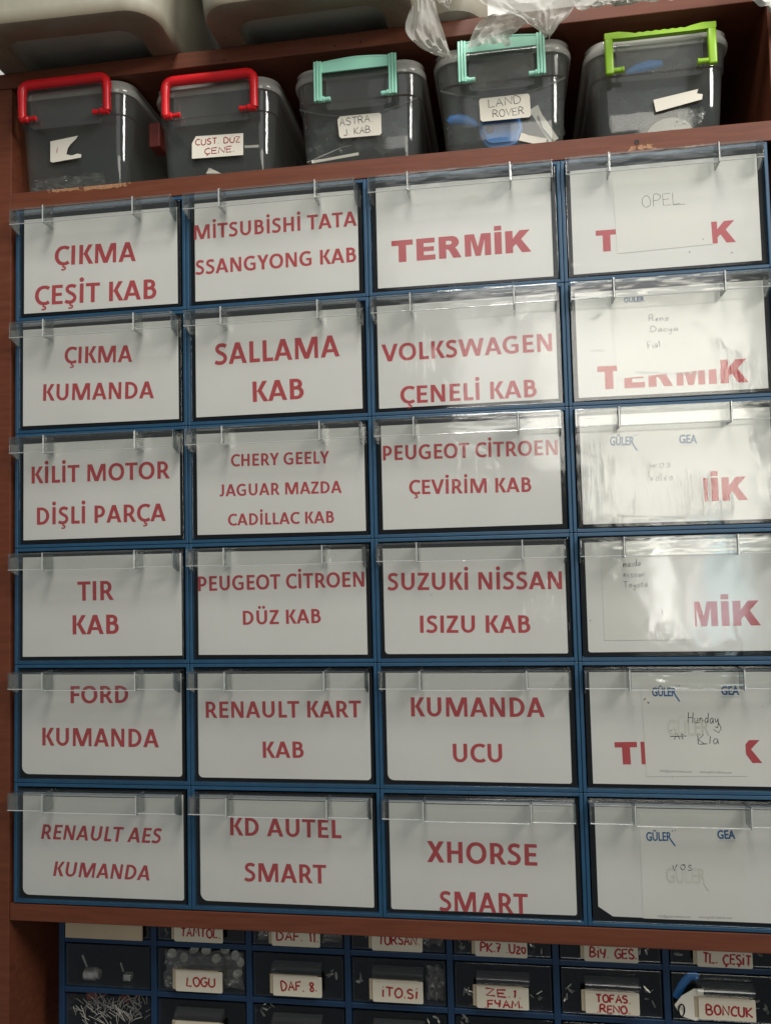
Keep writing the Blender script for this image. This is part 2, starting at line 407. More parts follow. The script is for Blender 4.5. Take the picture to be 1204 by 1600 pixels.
def _bowl(x0, cx, cy, rx, ry): 
    p = [(x0, cy + ry)] + _arc(cx, cy, rx, ry, 90, -90) + [(x0, cy - ry)]
    return _rib(p, [.165] * 3 + [.165 + .035 * math.sin(math.pi * k / 11) for k in range(12)] + [.165] * 2)
def _round(cx, cy, rx, ry, a0, a1, n=30):
    p = _arc(cx, cy, rx, ry, a0, a1, n, .94)
    return _rib(p, [.165 + .04 * abs(math.cos(R(a0 + (a1 - a0) * k / n))) for k in range(n + 1)])
def _scurve(dx=0):
    p = smooth_line([(.625, .845), (.52, .905), (.40, .922), (.25, .885), (.175, .765), (.215, .645), (.36, .545), (.50, .462), (.582, .34), (.565, .20), (.45, .095), (.30, .076), (.17, .098), (.075, .145)], 3)
    return _rib(p, .178)
_ced = lambda x: _rib(smooth_line([(x + .02, .02), (x, -.085), (x + .10, -.10), (x + .125, -.175), (x + .05, -.232), (x - .09, -.225)], 3), .085)
def _build_bold():
    B = {}
    stem = _box(_l, _l + _s, 0, 1); e = _l + _s - .01
    B['I'] = (.415, _box(.107, .312, 0, 1)); B['İ'] = (.415, _box(.107, .312, 0, 1) + _dot(.21, 1.20, .122))
    B['L'] = (.657, stem + _box(e, .64, 0, _t + .01))
    B['E'] = (.758, stem + _box(e, .695, 1 - _t, 1) + _box(e, .655, .425, .425 + _t) + _box(e, .705, 0, _t))
    B['F'] = (.713, stem + _box(e, .68, 1 - _t, 1) + _box(e, .645, .415, .415 + _t))
    B['T'] = (.769, _box(.015, .755, 1 - _t, 1) + _box(.283, .488, 0, 1 - _t + .01))
    B['H'] = (.98, stem + _box(.655, .86, 0, 1) + _box(e, .665, .42, .42 + _t))
    B['N'] = (1.023, _box(.12, .302, 0, 1) + _box(.72, .902, 0, 1) + [[(.125, 1), (.345, 1), (.898, 0), (.675, 0)]])
    m = [[(.112, 0), (.292, 0), (.300, 1), (.122, 1)], [(.17, 1), (.41, 1), (.785, 0), (.565, 0)]]
    B['M'] = (1.357, m + _mir(m, .6785))
    a = [[(.012, 0), (.225, 0), (.575, 1), (.355, 1)]]
    B['A'] = (.941, a + _mir(a, .4705) + _box(.20, .74, .215, .365))
    v = [[(.0, 1), (.22, 1), (.562, 0), (.345, 0)]]; B['V'] = (.918, v + _mir(v, .459))
    B['K'] = (.849, stem + [[(.315, .47), (.535, .50), (.835, 1), (.60, 1)], [(.33, .575), (.545, .575), (.875, 0), (.635, 0)]])
    B['X'] = (.856, [[(.015, 0), (.255, 0), (.835, 1), (.595, 1)], [(.025, 1), (.265, 1), (.845, 0), (.60, 0)]])
    y = [[(.0, 1), (.23, 1), (.51, .40), (.30, .40)]]; B['Y'] = (.807, y + _mir(y, .4035) + _box(.301, .506, 0, .45))
    B['Z'] = (.742, _box(.06, .695, 1 - _t, 1) + _box(.04, .705, 0, _t) + [[(.04, .13), (.27, .13), (.695, .87), (.465, .87)]])
    w = [[(.015, 1), (.235, 1), (.475, 0), (.25, 0)], [(.25, 0), (.475, 0), (.81, 1), (.60, 1)]]; B['W'] = (1.407, w + _mir(w, .7035))
    B['O'] = (1.05, _round(.525, .5, .378, .428, 0, 360, 40))
    c = _round(.545, .5, .40, .428, 52, 308); B['C'] = (.83, c); B['Ç'] = (.83, c + _ced(.50))
    B['G'] = (.99, _round(.545, .5, .40, .428, 52, 285) + _rib([(.62, .085), (.74, .10), (.80, .125)], .165) + _box(.70, .885, .075, .53) + _box(.51, .71, .385, .53))
    B['D'] = (.978, stem + _bowl(.22, .40, .5, .395, .4175))
    u = [(.222, 1), (.222, .70), (.222, .42)] + _arc(.507, .38, .285, .30, 180, 360, 16) + [(.792, .42), (.792, .70), (.792, 1)]
    uu = _rib(u, [.205] * 3 + [.205 - .04 * math.sin(math.pi * k / 16) for k in range(17)] + [.205] * 3); B['U'] = (1.014, uu); B['Ü'] = (1.014, uu + _dot(.36, 1.21, .108) + _dot(.655, 1.21, .108))
    B['J'] = (.514, _rib([(.30, 1), (.30, .6), (.30, .28), (.285, .15), (.22, .085), (.13, .075), (.02, .095)], [.205, .205, .205, .19, .17, .165, .165]))
    B['P'] = (.826, stem + _bowl(.22, .41, .655, .25, .2625))
    B['R'] = (.874, stem + _bowl(.22, .42, .675, .235, .2425) + [[(.36, .47), (.565, .47), (.875, 0), (.64, 0)]])
    B['B'] = (.871, stem + _bowl(.22, .42, .735, .20, .1825) + _bowl(.22, .45, .3175, .235, .235))
    B['S'] = (.734, _scurve()); B['Ş'] = (.734, _scurve() + _ced(.34))
    return B
BOLD = None
def add_bold(mb, txt, L, Rr, h, y, slant=0.0):
    global BOLD
    if BOLD is None: BOLD = _build_bold()
    polys = []; x = 0
    for ch in txt:
        if ch == ' ': x += .351; continue
        adv, ps = BOLD[ch]
        polys += [[(a + x + slant * b, b) for a, b in p] for p in ps]; x += adv
    x0 = min(a for p in polys for a, b in p if b > -.01); x1 = max(a for p in polys for a, b in p)
    Lv = Vector(L); d = Vector(Rr) - Lv; W = d.length; ux = d / W; uz = Vector((-ux.y, ux.x)); k = W / (x1 - x0)
    for i, p in enumerate(polys):
        yy = y - 0.000012 * (i % 9) - .00001
        q = [Lv + ux * ((a - x0) * k) + uz * (b * h) for a, b in p]
        mb.add([(v.x, yy, v.y) for v in q], [tuple(range(len(q)))])

# ---- heavy block capitals (polygons in a 0..1 cell height)
HEAVY = {
 'T': [[(0, 1), (1.0, 1), (1.0, .76), (.68, .76), (.68, 0), (.32, 0), (.32, .76), (0, .76)]],
 'E': [[(0, 0), (0, 1), (.86, 1), (.86, .78), (.34, .78), (.34, .61), (.82, .61), (.82, .40), (.34, .40), (.34, .23), (.88, .23), (.88, 0)]],
 'M': [[(0, 0), (0, 1), (.44, 1), (.60, .40), (.76, 1), (1.2, 1), (1.2, 0), (.91, 0), (.91, .74), (.72, 0), (.48, 0), (.29, .74), (.29, 0)]],
 'İ': [[(0, 0), (0, 1), (.33, 1), (.33, 0)], [(0, 1.07), (0, 1.28), (.33, 1.28), (.33, 1.07)]],
 'K': [[(0, 0), (0, 1), (.34, 1), (.34, .64), (.66, 1), (1.12, 1), (.72, .60), (1.16, 0), (.74, 0), (.48, .40), (.34, .26), (.34, 0)]],
}
def heavy_R():
    a = [(0, 0), (0, 1), (.60, 1)]
    a += [(.60 + .34 * math.sin(R(t)), .715 + .285 * math.cos(R(t))) for t in (20, 40, 60, 80, 100, 120, 140)]
    a += [(.74, .46), (.82, .40), (1.04, 0), (.66, 0), (.48, .34), (.42, .40), (.34, .41), (.34, 0)]
    return a
HEAVY['R'] = [heavy_R()]
HOLE_R = [(.34, .62), (.34, .79), (.52, .79), (.60, .75), (.60, .66), (.52, .62)]
def add_termik(mb, L, Rr, h, y, hole_mb):
    adv = {'T': 1.0, 'E': .88, 'R': 1.04, 'M': 1.2, 'İ': .33, 'K': 1.16}; gap = .16
    tot = sum(adv.values()) + gap * 5
    Lv = Vector(L); d = Vector(Rr) - Lv; W = d.length; ux = d / W; uz = Vector((-ux.y, ux.x)); k = W / tot
    x = 0
    for ch in 'TERMİK':
        for poly in HEAVY[ch]:
            q = [Lv + ux * ((x + a) * k) + uz * (b * h) for a, b in poly]
            mb.prism([(p.x, p.y) for p in q], y, y + 0.0001)
        if ch == 'R':
            q = [Lv + ux * ((x + a) * k) + uz * (b * h) for a, b in HOLE_R]
            hole_mb.prism([(p.x, p.y) for p in q], y - 0.00012, y + 0.00005)
        x += adv[ch] + gap

# ---- pen strokes
S = {
 'A': (.72, [[(0, 0), (.34, 1), (.7, 0)], [(.14, .38), (.56, .4)]]),
 'B': (.68, [[(0, 0), (.02, 1), (.4, .98), (.56, .8), (.4, .56), (.03, .52), (.45, .5), (.66, .26), (.44, .02), (0, 0)]]),
 'C': (.66, [[(.62, .84), (.4, 1), (.12, .82), (0, .48), (.12, .14), (.4, 0), (.66, .12)]]),
 'Ç': (.66, [[(.62, .84), (.4, 1), (.12, .82), (0, .48), (.12, .14), (.4, 0), (.66, .12)], [(.36, -.02), (.4, -.14), (.26, -.22)]]),
 'D': (.7, [[(0, 0), (.02, 1), (.4, .93), (.68, .55), (.46, .08), (0, 0)]]),
 'E': (.6, [[(.6, 1), (0, .98), (0, 0), (.6, .02)], [(0, .52), (.5, .54)]]),
 'F': (.6, [[(.6, 1), (.02, .98), (0, 0)], [(.02, .52), (.5, .54)]]),
 'G': (.68, [[(.62, .86), (.4, 1), (.1, .78), (0, .42), (.14, .08), (.42, 0), (.66, .18), (.66, .44), (.38, .44)]]),
 'H': (.7, [[(0, 0), (.04, 1)], [(.66, 0), (.7, 1)], [(.02, .5), (.68, .52)]]),
 'I': (.2, [[(.1, 1), (.1, 0)]]),
 'İ': (.22, [[(.1, .8), (.1, 0)], [(.1, 1.08), (.12, 1.13)]]),
 'J': (.5, [[(.45, 1), (.45, .15), (.28, 0), (.02, .15)]]),
 'K': (.66, [[(0, 0), (.02, 1)], [(.6, 1), (.04, .46), (.66, 0)]]),
 'L': (.58, [[(.02, 1), (0, 0), (.58, .03)]]),
 'M': (.84, [[(0, 0), (.1, 1), (.4, .35), (.7, 1), (.82, 0)]]),
 'N': (.72, [[(0, 0), (.03, 1), (.66, .02), (.7, 1)]]),
 'O': (.72, [[(.36, 1), (.08, .82), (0, .45), (.14, .08), (.4, 0), (.66, .2), (.7, .6), (.56, .92), (.32, 1)]]),
 'P': (.62, [[(0, 0), (.03, 1), (.42, .98), (.6, .76), (.42, .52), (.02, .48)]]),
 'R': (.68, [[(0, 0), (.03, 1), (.42, .98), (.58, .76), (.42, .54), (.02, .5), (.3, .48), (.68, 0)]]),
 'S': (.58, [[(.56, .88), (.34, 1), (.08, .86), (.1, .62), (.44, .46), (.56, .22), (.36, 0), (0, .1)]]),
 'Ş': (.58, [[(.56, .88), (.34, 1), (.08, .86), (.1, .62), (.44, .46), (.56, .22), (.36, 0), (0, .1)], [(.3, -.02), (.34, -.14), (.22, -.22)]]),
 'T': (.66, [[(0, 1), (.66, .98)], [(.34, 1), (.32, 0)]]),
 'U': (.68, [[(.02, 1), (0, .3), (.16, .02), (.44, 0), (.62, .25), (.66, 1)]]),
 'Ü': (.68, [[(.02, .85), (0, .3), (.16, .02), (.44, 0), (.62, .25), (.66, .85)], [(.18, 1.1), (.2, 1.14)], [(.46, 1.1), (.48, 1.14)]]),
 'V': (.66, [[(0, 1), (.3, 0), (.66, 1)]]),
 'Y': (.62, [[(0, 1), (.06, .58), (.28, .46), (.52, .6)], [(.6, 1), (.5, .3), (.36, 0)]]),
 'Z': (.62, [[(0, 1), (.6, .97), (0, .02), (.62, 0)]]),
 '0': (.5, [[(.25, .7), (.04, .55), (0, .25), (.2, 0), (.46, .2), (.44, .55), (.25, .7)]]),
 '1': (.2, [[(.02, .8), (.12, 1), (.1, 0)]]),
 '2': (.5, [[(0, .6), (.2, .75), (.42, .58), (0, 0), (.5, .02)]]),
 '7': (.55, [[(0, 1), (.54, .96), (.2, 0)], [(.1, .5), (.5, .54)]]),
 '8': (.5, [[(.44, .86), (.22, 1), (.05, .8), (.42, .28), (.24, 0), (.02, .2), (.44, .72), (.44, .86)]]),
 '.': (.14, [[(.04, 0), (.08, .05)]]),
 'a': (.5, [[(.44, .46), (.2, .5), (.02, .22), (.18, 0), (.42, .3), (.44, .48), (.44, .1), (.52, .02)]]),
 'c': (.4, [[(.38, .4), (.2, .5), (.02, .24), (.16, 0), (.4, .08)]]),
 'd': (.52, [[(.42, .44), (.2, .5), (.02, .22), (.18, 0), (.42, .3), (.46, 1), (.44, .04)]]),
 'e': (.42, [[(.04, .24), (.38, .32), (.24, .5), (.04, .3), (.14, .02), (.4, .08)]]),
 'f': (.4, [[(.4, .9), (.26, 1), (.16, .8), (.12, 0)], [(0, .5), (.34, .54)]]),
 'h': (.5, [[(.04, 1), (.02, 0), (.06, .3), (.26, .5), (.42, .34), (.44, 0)]]),
 'i': (.18, [[(.08, .5), (.06, .04), (.16, 0)], [(.1, .76), (.12, .8)]]),
 'k': (.48, [[(.04, 1), (.02, 0)], [(.4, .55), (.06, .24), (.46, 0)]]),
 'l': (.2, [[(.1, 1), (.06, .06), (.18, 0)]]),
 'm': (.78, [[(.02, .5), (.02, 0), (.08, .36), (.24, .5), (.34, .3), (.34, 0), (.4, .36), (.56, .5), (.68, .3), (.7, .02), (.78, 0)]]),
 'n': (.5, [[(.02, .5), (.02, 0), (.08, .34), (.26, .5), (.4, .32), (.42, 0)]]),
 'o': (.44, [[(.22, .5), (.03, .3), (.12, .02), (.34, .08), (.42, .34), (.24, .5), (.44, .46)]]),
 'r': (.36, [[(.02, .5), (.04, 0), (.08, .32), (.34, .5)]]),
 's': (.4, [[(.38, .44), (.18, .5), (.1, .34), (.34, .18), (.2, 0), (0, .06)]]),
 't': (.36, [[(.16, .9), (.12, .1), (.3, .02)], [(0, .55), (.34, .6)]]),
 'u': (.5, [[(.02, .5), (.04, .1), (.2, 0), (.4, .2), (.42, .5), (.42, .06), (.52, .02)]]),
 'v': (.46, [[(0, .5), (.16, 0), (.3, .46), (.46, .5)]]),
 'w': (.66, [[(0, .62), (.14, .02), (.3, .42), (.4, .04), (.6, .5)]]),
 'y': (.5, [[(.02, .5), (.1, .1), (.36, .3), (.42, .5), (.4, -.2), (.2, -.45), (.04, -.3)]]),
 'z': (.44, [[(.02, .48), (.4, .46), (.04, .02), (.44, .04)]]),
}
def smooth_line(p, k=3):
    if len(p) < 3: return p
    o = []
    for i in range(len(p) - 1):
        p0 = p[max(i - 1, 0)]; p1 = p[i]; p2 = p[i + 1]; p3 = p[min(i + 2, len(p) - 1)]
        for j in range(k):
            t = j / k
            o.append(tuple(0.5 * (2 * b + (c - a) * t + (2 * a - 5 * b + 4 * c - d) * t * t + (3 * b - a - 3 * c + d) * t ** 3) for a, b, c, d in zip(p0, p1, p2, p3)))
    o.append(p[-1]); return o
def add_pen(mb, s, L, Rr, h, y, r, jit=0.04, org=(0, 0, 0)):
    tot = 0
    for ch in s: tot += (S[ch][0] if ch != ' ' else .4) + .2
    tot -= .2
    Lv = Vector(L); d = Vector(Rr) - Lv; W = d.length; ux = d / W; uz = Vector((-ux.y, ux.x)); k = W / tot; x = 0
    soft = s.lower() == s
    for ch in s:
        if ch == ' ': x += .6; continue
        wd, strokes = S[ch]; dz = random.uniform(-jit, jit); sh = random.uniform(-jit, jit)
        for st in strokes:
            st = [(a + random.uniform(-jit, jit) * .5, b + random.uniform(-jit, jit) * .5) for a, b in st]
            if ch in 'BCÇDGOPRSŞUÜJ08acdefhilmnorsuvyw2': st = smooth_line(st)
            q = [Lv + ux * ((x + a + sh * b) * k) + uz * ((b + dz) * h) for a, b in st]
            mb.tube([(p.x - org[0], y - org[1], p.y - org[2]) for p in q], r, 6, 0.25)
        x += wd + .2

def polyrect(x0, x1, z0, z1, cuts=(0, 0, 0, 0), rnd=0):
    """rectangle with rounded corners: bottom-left, bottom-right, top-right, top-left radius"""
    out = []
    for (cx, cz, sx, sz, a0), c in zip(((x0, z0, 1, 1, 180), (x1, z0, -1, 1, 270), (x1, z1, -1, -1, 0), (x0, z1, 1, -1, 90)), cuts):
        if c <= 0: out.append((cx, cz)); continue
        for t in range(0, 91, 15):
            a = R(a0 + t); out.append((cx + sx * c + c * math.cos(a), cz + sz * c + c * math.sin(a)))
    return out

# ================================================================== the setting
o = MB(); o.box(-4.0, 5.0, 0.345, 0.375, -2.6, 2.6); wl = o.build('wall', 'wall'); wl['kind'] = 'structure'

# the red-brown shelf unit
D = 0.33
unit = thing('shelf_unit', 'red brown wooden shelf unit holding the drawer cabinets and clear boxes', 'shelf unit', (0.25, 0, -1.9))
def part(name, mb, mats, parent=unit, smooth=None):
    ob = mb.build(name, mats, parent, smooth); ob.location = -parent.location; return ob
LX0, LX1, RX0, RX1 = -0.292, -0.2565, 0.7575, 0.785
o = MB(); o.box(LX0, LX1, 0, D, -1.9, 0.1785, 0.0008); part('side_panel', o, 'wood')
o = MB(); o.box(RX0, RX1, 0, D, -1.9, 0.1785, 0.0008); part('side_panel', o, 'wood')
o = MB(); o.box(LX0 - .001, RX1 + .001, -0.0015, D, 0.1787, 0.2005, 0.001); part('shelf_board', o, 'wood')
o = MB(); o.box(LX1 + .0003, RX0 - .0003, 0.0004, D, 0.0008, 0.0262, 0.0008); part('shelf_board', o, 'wood_chipped')
o = MB(); o.box(LX1 + .0010, RX0 - .0006, 0.0006, D, -0.9720, -0.9500, 0.0008); part('shelf_board', o, 'wood')
o = MB(); o.box(LX1, RX0, D - .012, D - .001, -1.9, 0.1783); part('back_panel', o, 'wood_dark')
for (u, v) in ((271, 91), (350, 94), (523, 72), (563, 66), (860, 22)):
    x, z = at(u, v, -0.0015)
    o = MB(); o.lathe([(0.0016, 0), (0.0013, -.0006), (0.0002, -.0003)], 10, (x, -0.0013, z), 'y'); h = part('nail_hole', o, 'wood_dark')
x, z = at(994, 222, 0.0)
o = MB(); o.lathe([(0.0034, 0), (0.0028, -.0008), (0.0004, -.0004)], 9, (x, 0.0006, z), 'y'); part('nail_hole', o, 'wood_dark')

# ================================================================== big blue drawer cabinet
PX, PZ = 0.25, 0.15811347
ZR = lambda r: -PZ * r
CX = lambda c: -0.25 + PX * c
cab = thing('drawer_cabinet', 'blue plastic cabinet of twenty-four openings in four columns and six rows', 'cabinet', (0.25, 0, -0.9487))
fm = MB()
g = 0.00025; t = 0.0048
fm.box(g, t, 0, 0.24, -PZ + g, -g, 0.0009)
fm.box(PX - t, PX - g, 0, 0.24, -PZ + g, -g, 0.0009)
fm.box(t - .0002, PX - t + .0002, 0.0003, 0.24, -t, -g * 1.2, 0.0007)
fm.box(t - .0002, PX - t + .0002, 0.0003, 0.24, -PZ + g * 1.2, -PZ + t, 0.0007)
fm.box(t, PX - t, 0.237, 0.2395, -PZ + t, -t)
frame_me = fm.mesh('frame', 'blue')
# parts every drawer shares
pm = MB(); pm.box(0.0062, 0.2438, -0.0006, 0.0016, -0.1526, -0.0060, 0.0007); plate_me = pm.mesh('front_panel', 'plate')
tm = MB(); a, b = 0.0068, 0.2432
tm.box(a, a + .0016, 0.0048, 0.205, -0.1522, -0.020); tm.box(b - .0016, b, 0.0048, 0.205, -0.1522, -0.020)
tm.box(a + .0016, b - .0016, 0.0048, 0.205, -0.1522, -0.1504); tm.box(a + .0016, b - .0016, 0.2034, 0.205, -0.1504, -0.020)
tm.box(a + .0018, b - .0018, 0.0046, 0.0060, -0.1500, -0.0135)
tray_me = tm.mesh('tray', 'tray')
hm = MB()
X0, X1, Q1, Q2 = 0.0055, 0.2392, 0.0572, 0.1868
hm.box(X0, X1, -0.0222, -0.0008, -0.0094, -0.0078, 0.0006)                      # top flange
def lip(x0, x1, y0, zb, zt):
    hm.box(x0, x1, y0, y0 + .0018, zb + .0012, zt, 0.0006)
    hm.box(x0 + .0002, x1 - .0002, y0 - .0002, y0 + .0020, zb, zb + .0010, 0.0004, mi=2)  # pale bead painted as the lip's edge highlight
lip(X0, Q1 - .0012, -0.0228, -0.0302, -0.0076)                                   # drooping lip, three lengths
lip(Q1 + .0012, Q2 - .0012, -0.0244, -0.0316, -0.0074)
lip(Q2 + .0012, X1, -0.0228, -0.0302, -0.0076)
hm.box(Q1 + .0022, Q2 - .0022, -0.0224, -0.0216, -0.0104, -0.0096, mi=3)            # dark strips painting the refraction line where the lip folds down
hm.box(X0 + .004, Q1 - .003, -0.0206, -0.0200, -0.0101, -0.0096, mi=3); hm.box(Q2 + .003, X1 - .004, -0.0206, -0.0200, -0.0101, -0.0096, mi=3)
for q in (Q1, Q2):
    hm.box(q - .0011, q + .0011, -0.0252, -0.0009, -0.0322, -0.0068, 0.0006, mi=1)
    hm.box(q - .0008, q + .0008, -0.0258, -0.0253, -0.0318, -0.0075, 0.0002, mi=2)  # pale strip painted as the rib's front highlight
    hm.box(q + .0015, q + .0024, -0.0204, -0.0010, -0.0300, -0.0099, 0.0003)
for x0, x1 in ((X0 + .0002, X0 + .0022), (X1 - .0022, X1 - .0002)):
    hm.prism_x([(-0.0206, -0.0098), (-0.0008, -0.0098), (-0.0008, -0.0365), (-0.0050, -0.0365), (-0.0206, -0.0302)], x0, x1, 1)
handle_me = hm.mesh('handle', ['handle', 'edge', 'rim', 'dark_edge'])

P_ = 'two lines of red lettering'
DL = {
 (0, 0): 'clear drawer labelled ÇIKMA ÇEŞİT KAB in red on white paper',
 (0, 1): 'clear drawer labelled ÇIKMA KUMANDA, second from top in leftmost column',
 (0, 2): 'clear drawer labelled KİLİT MOTOR DİŞLİ PARÇA in red on white paper',
 (0, 3): 'clear drawer labelled TIR KAB in red on white paper',
 (0, 4): 'clear drawer with a car name above KUMANDA, top line half behind handle',
 (0, 5): 'clear drawer with slanting italic red lettering, bottom left of blue cabinet',
 (1, 0): 'clear drawer with two full-width lines of red lettering, top of second column',
 (1, 1): 'clear drawer labelled SALLAMA KAB in red on white paper',
 (1, 2): 'clear drawer with three small lines of red lettering ending CADİLLAC'.replace(' ending CADİLLAC', ' on its paper'),
 (1, 3): 'clear drawer with DÜZ KAB as its lower line of red lettering',
 (1, 4): 'clear drawer whose upper red line ends KART, with KAB below',
 (1, 5): 'clear drawer with upper red line half hidden by handle and SMART below',
 (2, 0): 'clear drawer with full heavy red word TERMİK and no note slip',
 (2, 1): 'clear drawer with ÇENELİ KAB as its lower line, glare on the right',
 (2, 2): 'clear drawer with ÇEVİRİM KAB as its lower line and blank paper below',
 (2, 3): 'clear drawer with ISIZU KAB as its lower line'.replace('ISIZU KAB as its lower line', 'two red lines, fourth from top in third column'),
 (2, 4): 'clear drawer labelled KUMANDA UCU in red on white paper',
 (2, 5): 'clear drawer with SMART touching the bottom edge of its paper',
 (3, 0): 'clear drawer showing only red T and K beside a handwritten slip',
 (3, 1): 'clear drawer with lower halves of heavy red letters showing below a slip',
 (3, 2): 'clear drawer with blue printed logos on a slip and red İK showing',
 (3, 3): 'clear drawer with three short handwritten lines at upper left and red İK',
 (3, 4): 'clear drawer with cream slip pasted over the middle of red TERMİK',
 (3, 5): 'clear drawer with cream logo slip and no red word, paper corner clipped',
}
YS = 0.0030        # front of the paper sheets
# red print: (text, left end of base line, right end, cap height), in photo pixels
TXT = {
 (0, 0): [('ÇIKMA', (85.7, 415.2), (212.5, 408), 30), ('ÇEŞİT KAB', (54.8, 477.5), (244.6, 466.5), 30)],
 (0, 1): [('ÇIKMA', (101, 568.3), (206.8, 565.5), 26), ('KUMANDA', (67.5, 626.5), (240.7, 622.2), 26)],
 (0, 2): [('KİLİT MOTOR', (49.7, 755.8), (266, 747.5), 26.5), ('DİŞLİ PARÇA', (58, 820.1), (259.3, 814), 27)],
 (0, 3): [('TIR', (121.5, 938.9), (178.2, 937.3), 30), ('KAB', (113.8, 991.4), (186, 990.3), 30)],
 (0, 4): [('FORD', (110.7, 1099), (200.9, 1098.3), 27), ('KUMANDA', (66.4, 1164.9), (248.5, 1167.8), 28)],
 (0, 5): [('RENAULT AES', (64.4, 1310.7), (253.6, 1317.9), 23), ('KUMANDA', (83.2, 1368.6), (233.8, 1375.8), 23)],
 (1, 0): [('MİTSUBİSHİ TATA', (303.5, 374.7), (557.4, 352.7), 22.5), ('SSANGYONG KAB', (305.2, 429.7), (556.5, 409.1), 22.5)],
 (1, 1): [('SALLAMA', (335.2, 570.5), (530.7, 556.8), 33), ('KAB', (395.1, 628.3), (474.9, 623), 32)],
 (1, 2): [('CHERY GEELY', (361, 729), (514.4, 723.9), 19), ('JAGUAR MAZDA', (343.3, 775.7), (533.8, 770.1), 18.6), ('CADİLLAC KAB', (356.5, 821.4), (521.9, 816.9), 18.3)],
 (1, 3): [('PEUGEOT CİTROEN', (309.8, 923.8), (569.2, 916.6), 23), ('DÜZ KAB', (379.7, 976.4), (501.4, 973.5), 22)],
 (1, 4): [('RENAULT KART', (321.7, 1121.7), (564.4, 1120.9), 25.5), ('KAB', (410.8, 1184.2), (474.8, 1184.2), 25.5)],
 (1, 5): [('KD AUTEL', (359.7, 1305.1), (533.3, 1309.9), 28), ('SMART', (381.5, 1376.9), (509.9, 1380.9), 29)],
 (2, 0): [('TERMİK', (612.2, 410.7), (829.7, 393), 34)],
 (2, 1): [('VOLKSWAGEN', (596.1, 565.5), (862.2, 548.5), 27), ('ÇENELİ KAB', (625.5, 631), (838.2, 620.3), 27)],
 (2, 2): [('PEUGEOT CİTROEN', (598.1, 719.6), (870.6, 710.6), 23), ('ÇEVİRİM KAB', (639, 772.7), (829.7, 768.5), 22.6)],
 (2, 3): [('SUZUKİ NİSSAN', (604.6, 922.4), (877.7, 920.4), 27), ('ISIZU KAB', (656, 988.8), (828.3, 988.8), 27)],
 (2, 4): [('KUMANDA', (642.1, 1119.5), (850.5, 1120.4), 30), ('UCU', (707.6, 1191), (784.7, 1191.5), 29)],
 (2, 5): [('XHORSE', (667, 1346.9), (839.2, 1352.8), 33), ('SMART', (685.9, 1423.1), (824.8, 1428.2), 31)],
 (3, 0): [('TERMİK', (931, 394), (1149, 378), 33.5)],
 (3, 1): [('TERMİK', (933.5, 608.7), (1168.6, 597), 36)],
 (3, 2): [('TERMİK', (952, 789), (1167.6, 781), 36)],
 (3, 3): [('TERMİK', (956, 981), (1188, 977), 38)],
 (3, 4): [('TERMİK', (961.4, 1194.6), (1190, 1192), 35)],
}
HEAVYSET = {(2, 0), (3, 0), (3, 1), (3, 2), (3, 3), (3, 4)}
CORN = {(0, 4): (.010, .004, 0, 0), (0, 5): (.009, .003, 0, 0), (1, 4): (.006, .005, 0, 0), (1, 5): (.010, .002, 0, 0), (2, 3): (.005, .002, 0, 0),
        (2, 4): (.008, .003, 0, 0), (2, 5): (.003, .003, 0, 0), (3, 3): (.003, .003, 0, 0)}
# note slips of the right-hand column: left, right, top, bottom edge in photo pixels
SLIP = {0: (961, 1110, 262, 389), 1: (962, 1123, 462, 584), 2: (943, 1099, 664, 812), 3: (941, 1083, 862, 1000), 4: (1006, 1163, 1058, 1213), 5: (1001, 1164, 1268, 1438)}
drawers = {}
for c in range(4):
    for r in range(6):
        fo = link('frame', frame_me, cab); fo.location = Vector((CX(c), 0, ZR(r))) - cab.location
        org = (CX(c), 0.0, ZR(r))
        d = thing('drawer', DL[(c, r)], 'drawer', org, 'clear label drawers of the blue cabinet')
        d.rotation_euler = (0, 0, 0)
        drawers[(c, r)] = d
        link('tray', tray_me, d)
        pl = link('front_panel', plate_me, d)
        hd = link('handle', handle_me, d)
        tx, tz = random.uniform(-.5, .5), random.uniform(-.5, .5)
        # the clear fronts do not sit perfectly true
        for ob_ in (pl, hd):
            ob_.rotation_euler = (R(tx * .5), 0, R(tz * .5)); ob_.location = (0, -0.0009 - abs(tz) * .0012 if tz < 0 else -0.0004, 0)
        # paper
        j = [random.uniform(-.0011, .0011) for _ in range(6)]
        x0, x1, z0, z1 = 0.0112 + j[0], 0.2382 + j[1], -0.1474 + j[2] * .6, -0.0128 + j[3]
        if c == 3: x0 = 0.0128 + j[0] * .4; x1 = 0.2375
        cu = CORN.get((c, r), (0.0004,) * 4)
        poly = polyrect(x0, x1, z0, z1, cu)
        if (c, r) == (3, 5): poly = [(x0, z0 + .012), (x0 + .018, z0)] + poly[7:] if False else [(x0, z0 + .011), (x0 + .017, z0), (x1, z0 - .0006), (x1, z1), (x0, z1)]
        mb = MB(); mb.prism([(px, pz + (j[4] * .6) * (px - .125) / .125) for px, pz in poly], YS, YS + .0003)
        sh = mb.build('label_sheet', 'sheet', d)
        sh.location = (0, 0, 0)
        # print
        if (c, r) in TXT:
            for s, L, Q, h in TXT[(c, r)]:
                mb = MB(); hb = MB()
                l, q = at(*L, YS), at(*Q, YS)
                hh = at(L[0], L[1] - h, YS)[1] - l[1]
                l = (l[0] - org[0], l[1] - org[2]); q = (q[0] - org[0], q[1] - org[2])
                if (c, r) in HEAVYSET: add_termik(mb, l, q, hh, YS - .00014, hb)
                else: add_bold(mb, s, l, q, hh, YS - .00006, 0.17 if (c, r) == (0, 5) else 0.0)
                if hb.v: mb.add(hb.v, hb.f, 1)
                mb.build('lettering', ['red_ink', 'sheet'], sh)

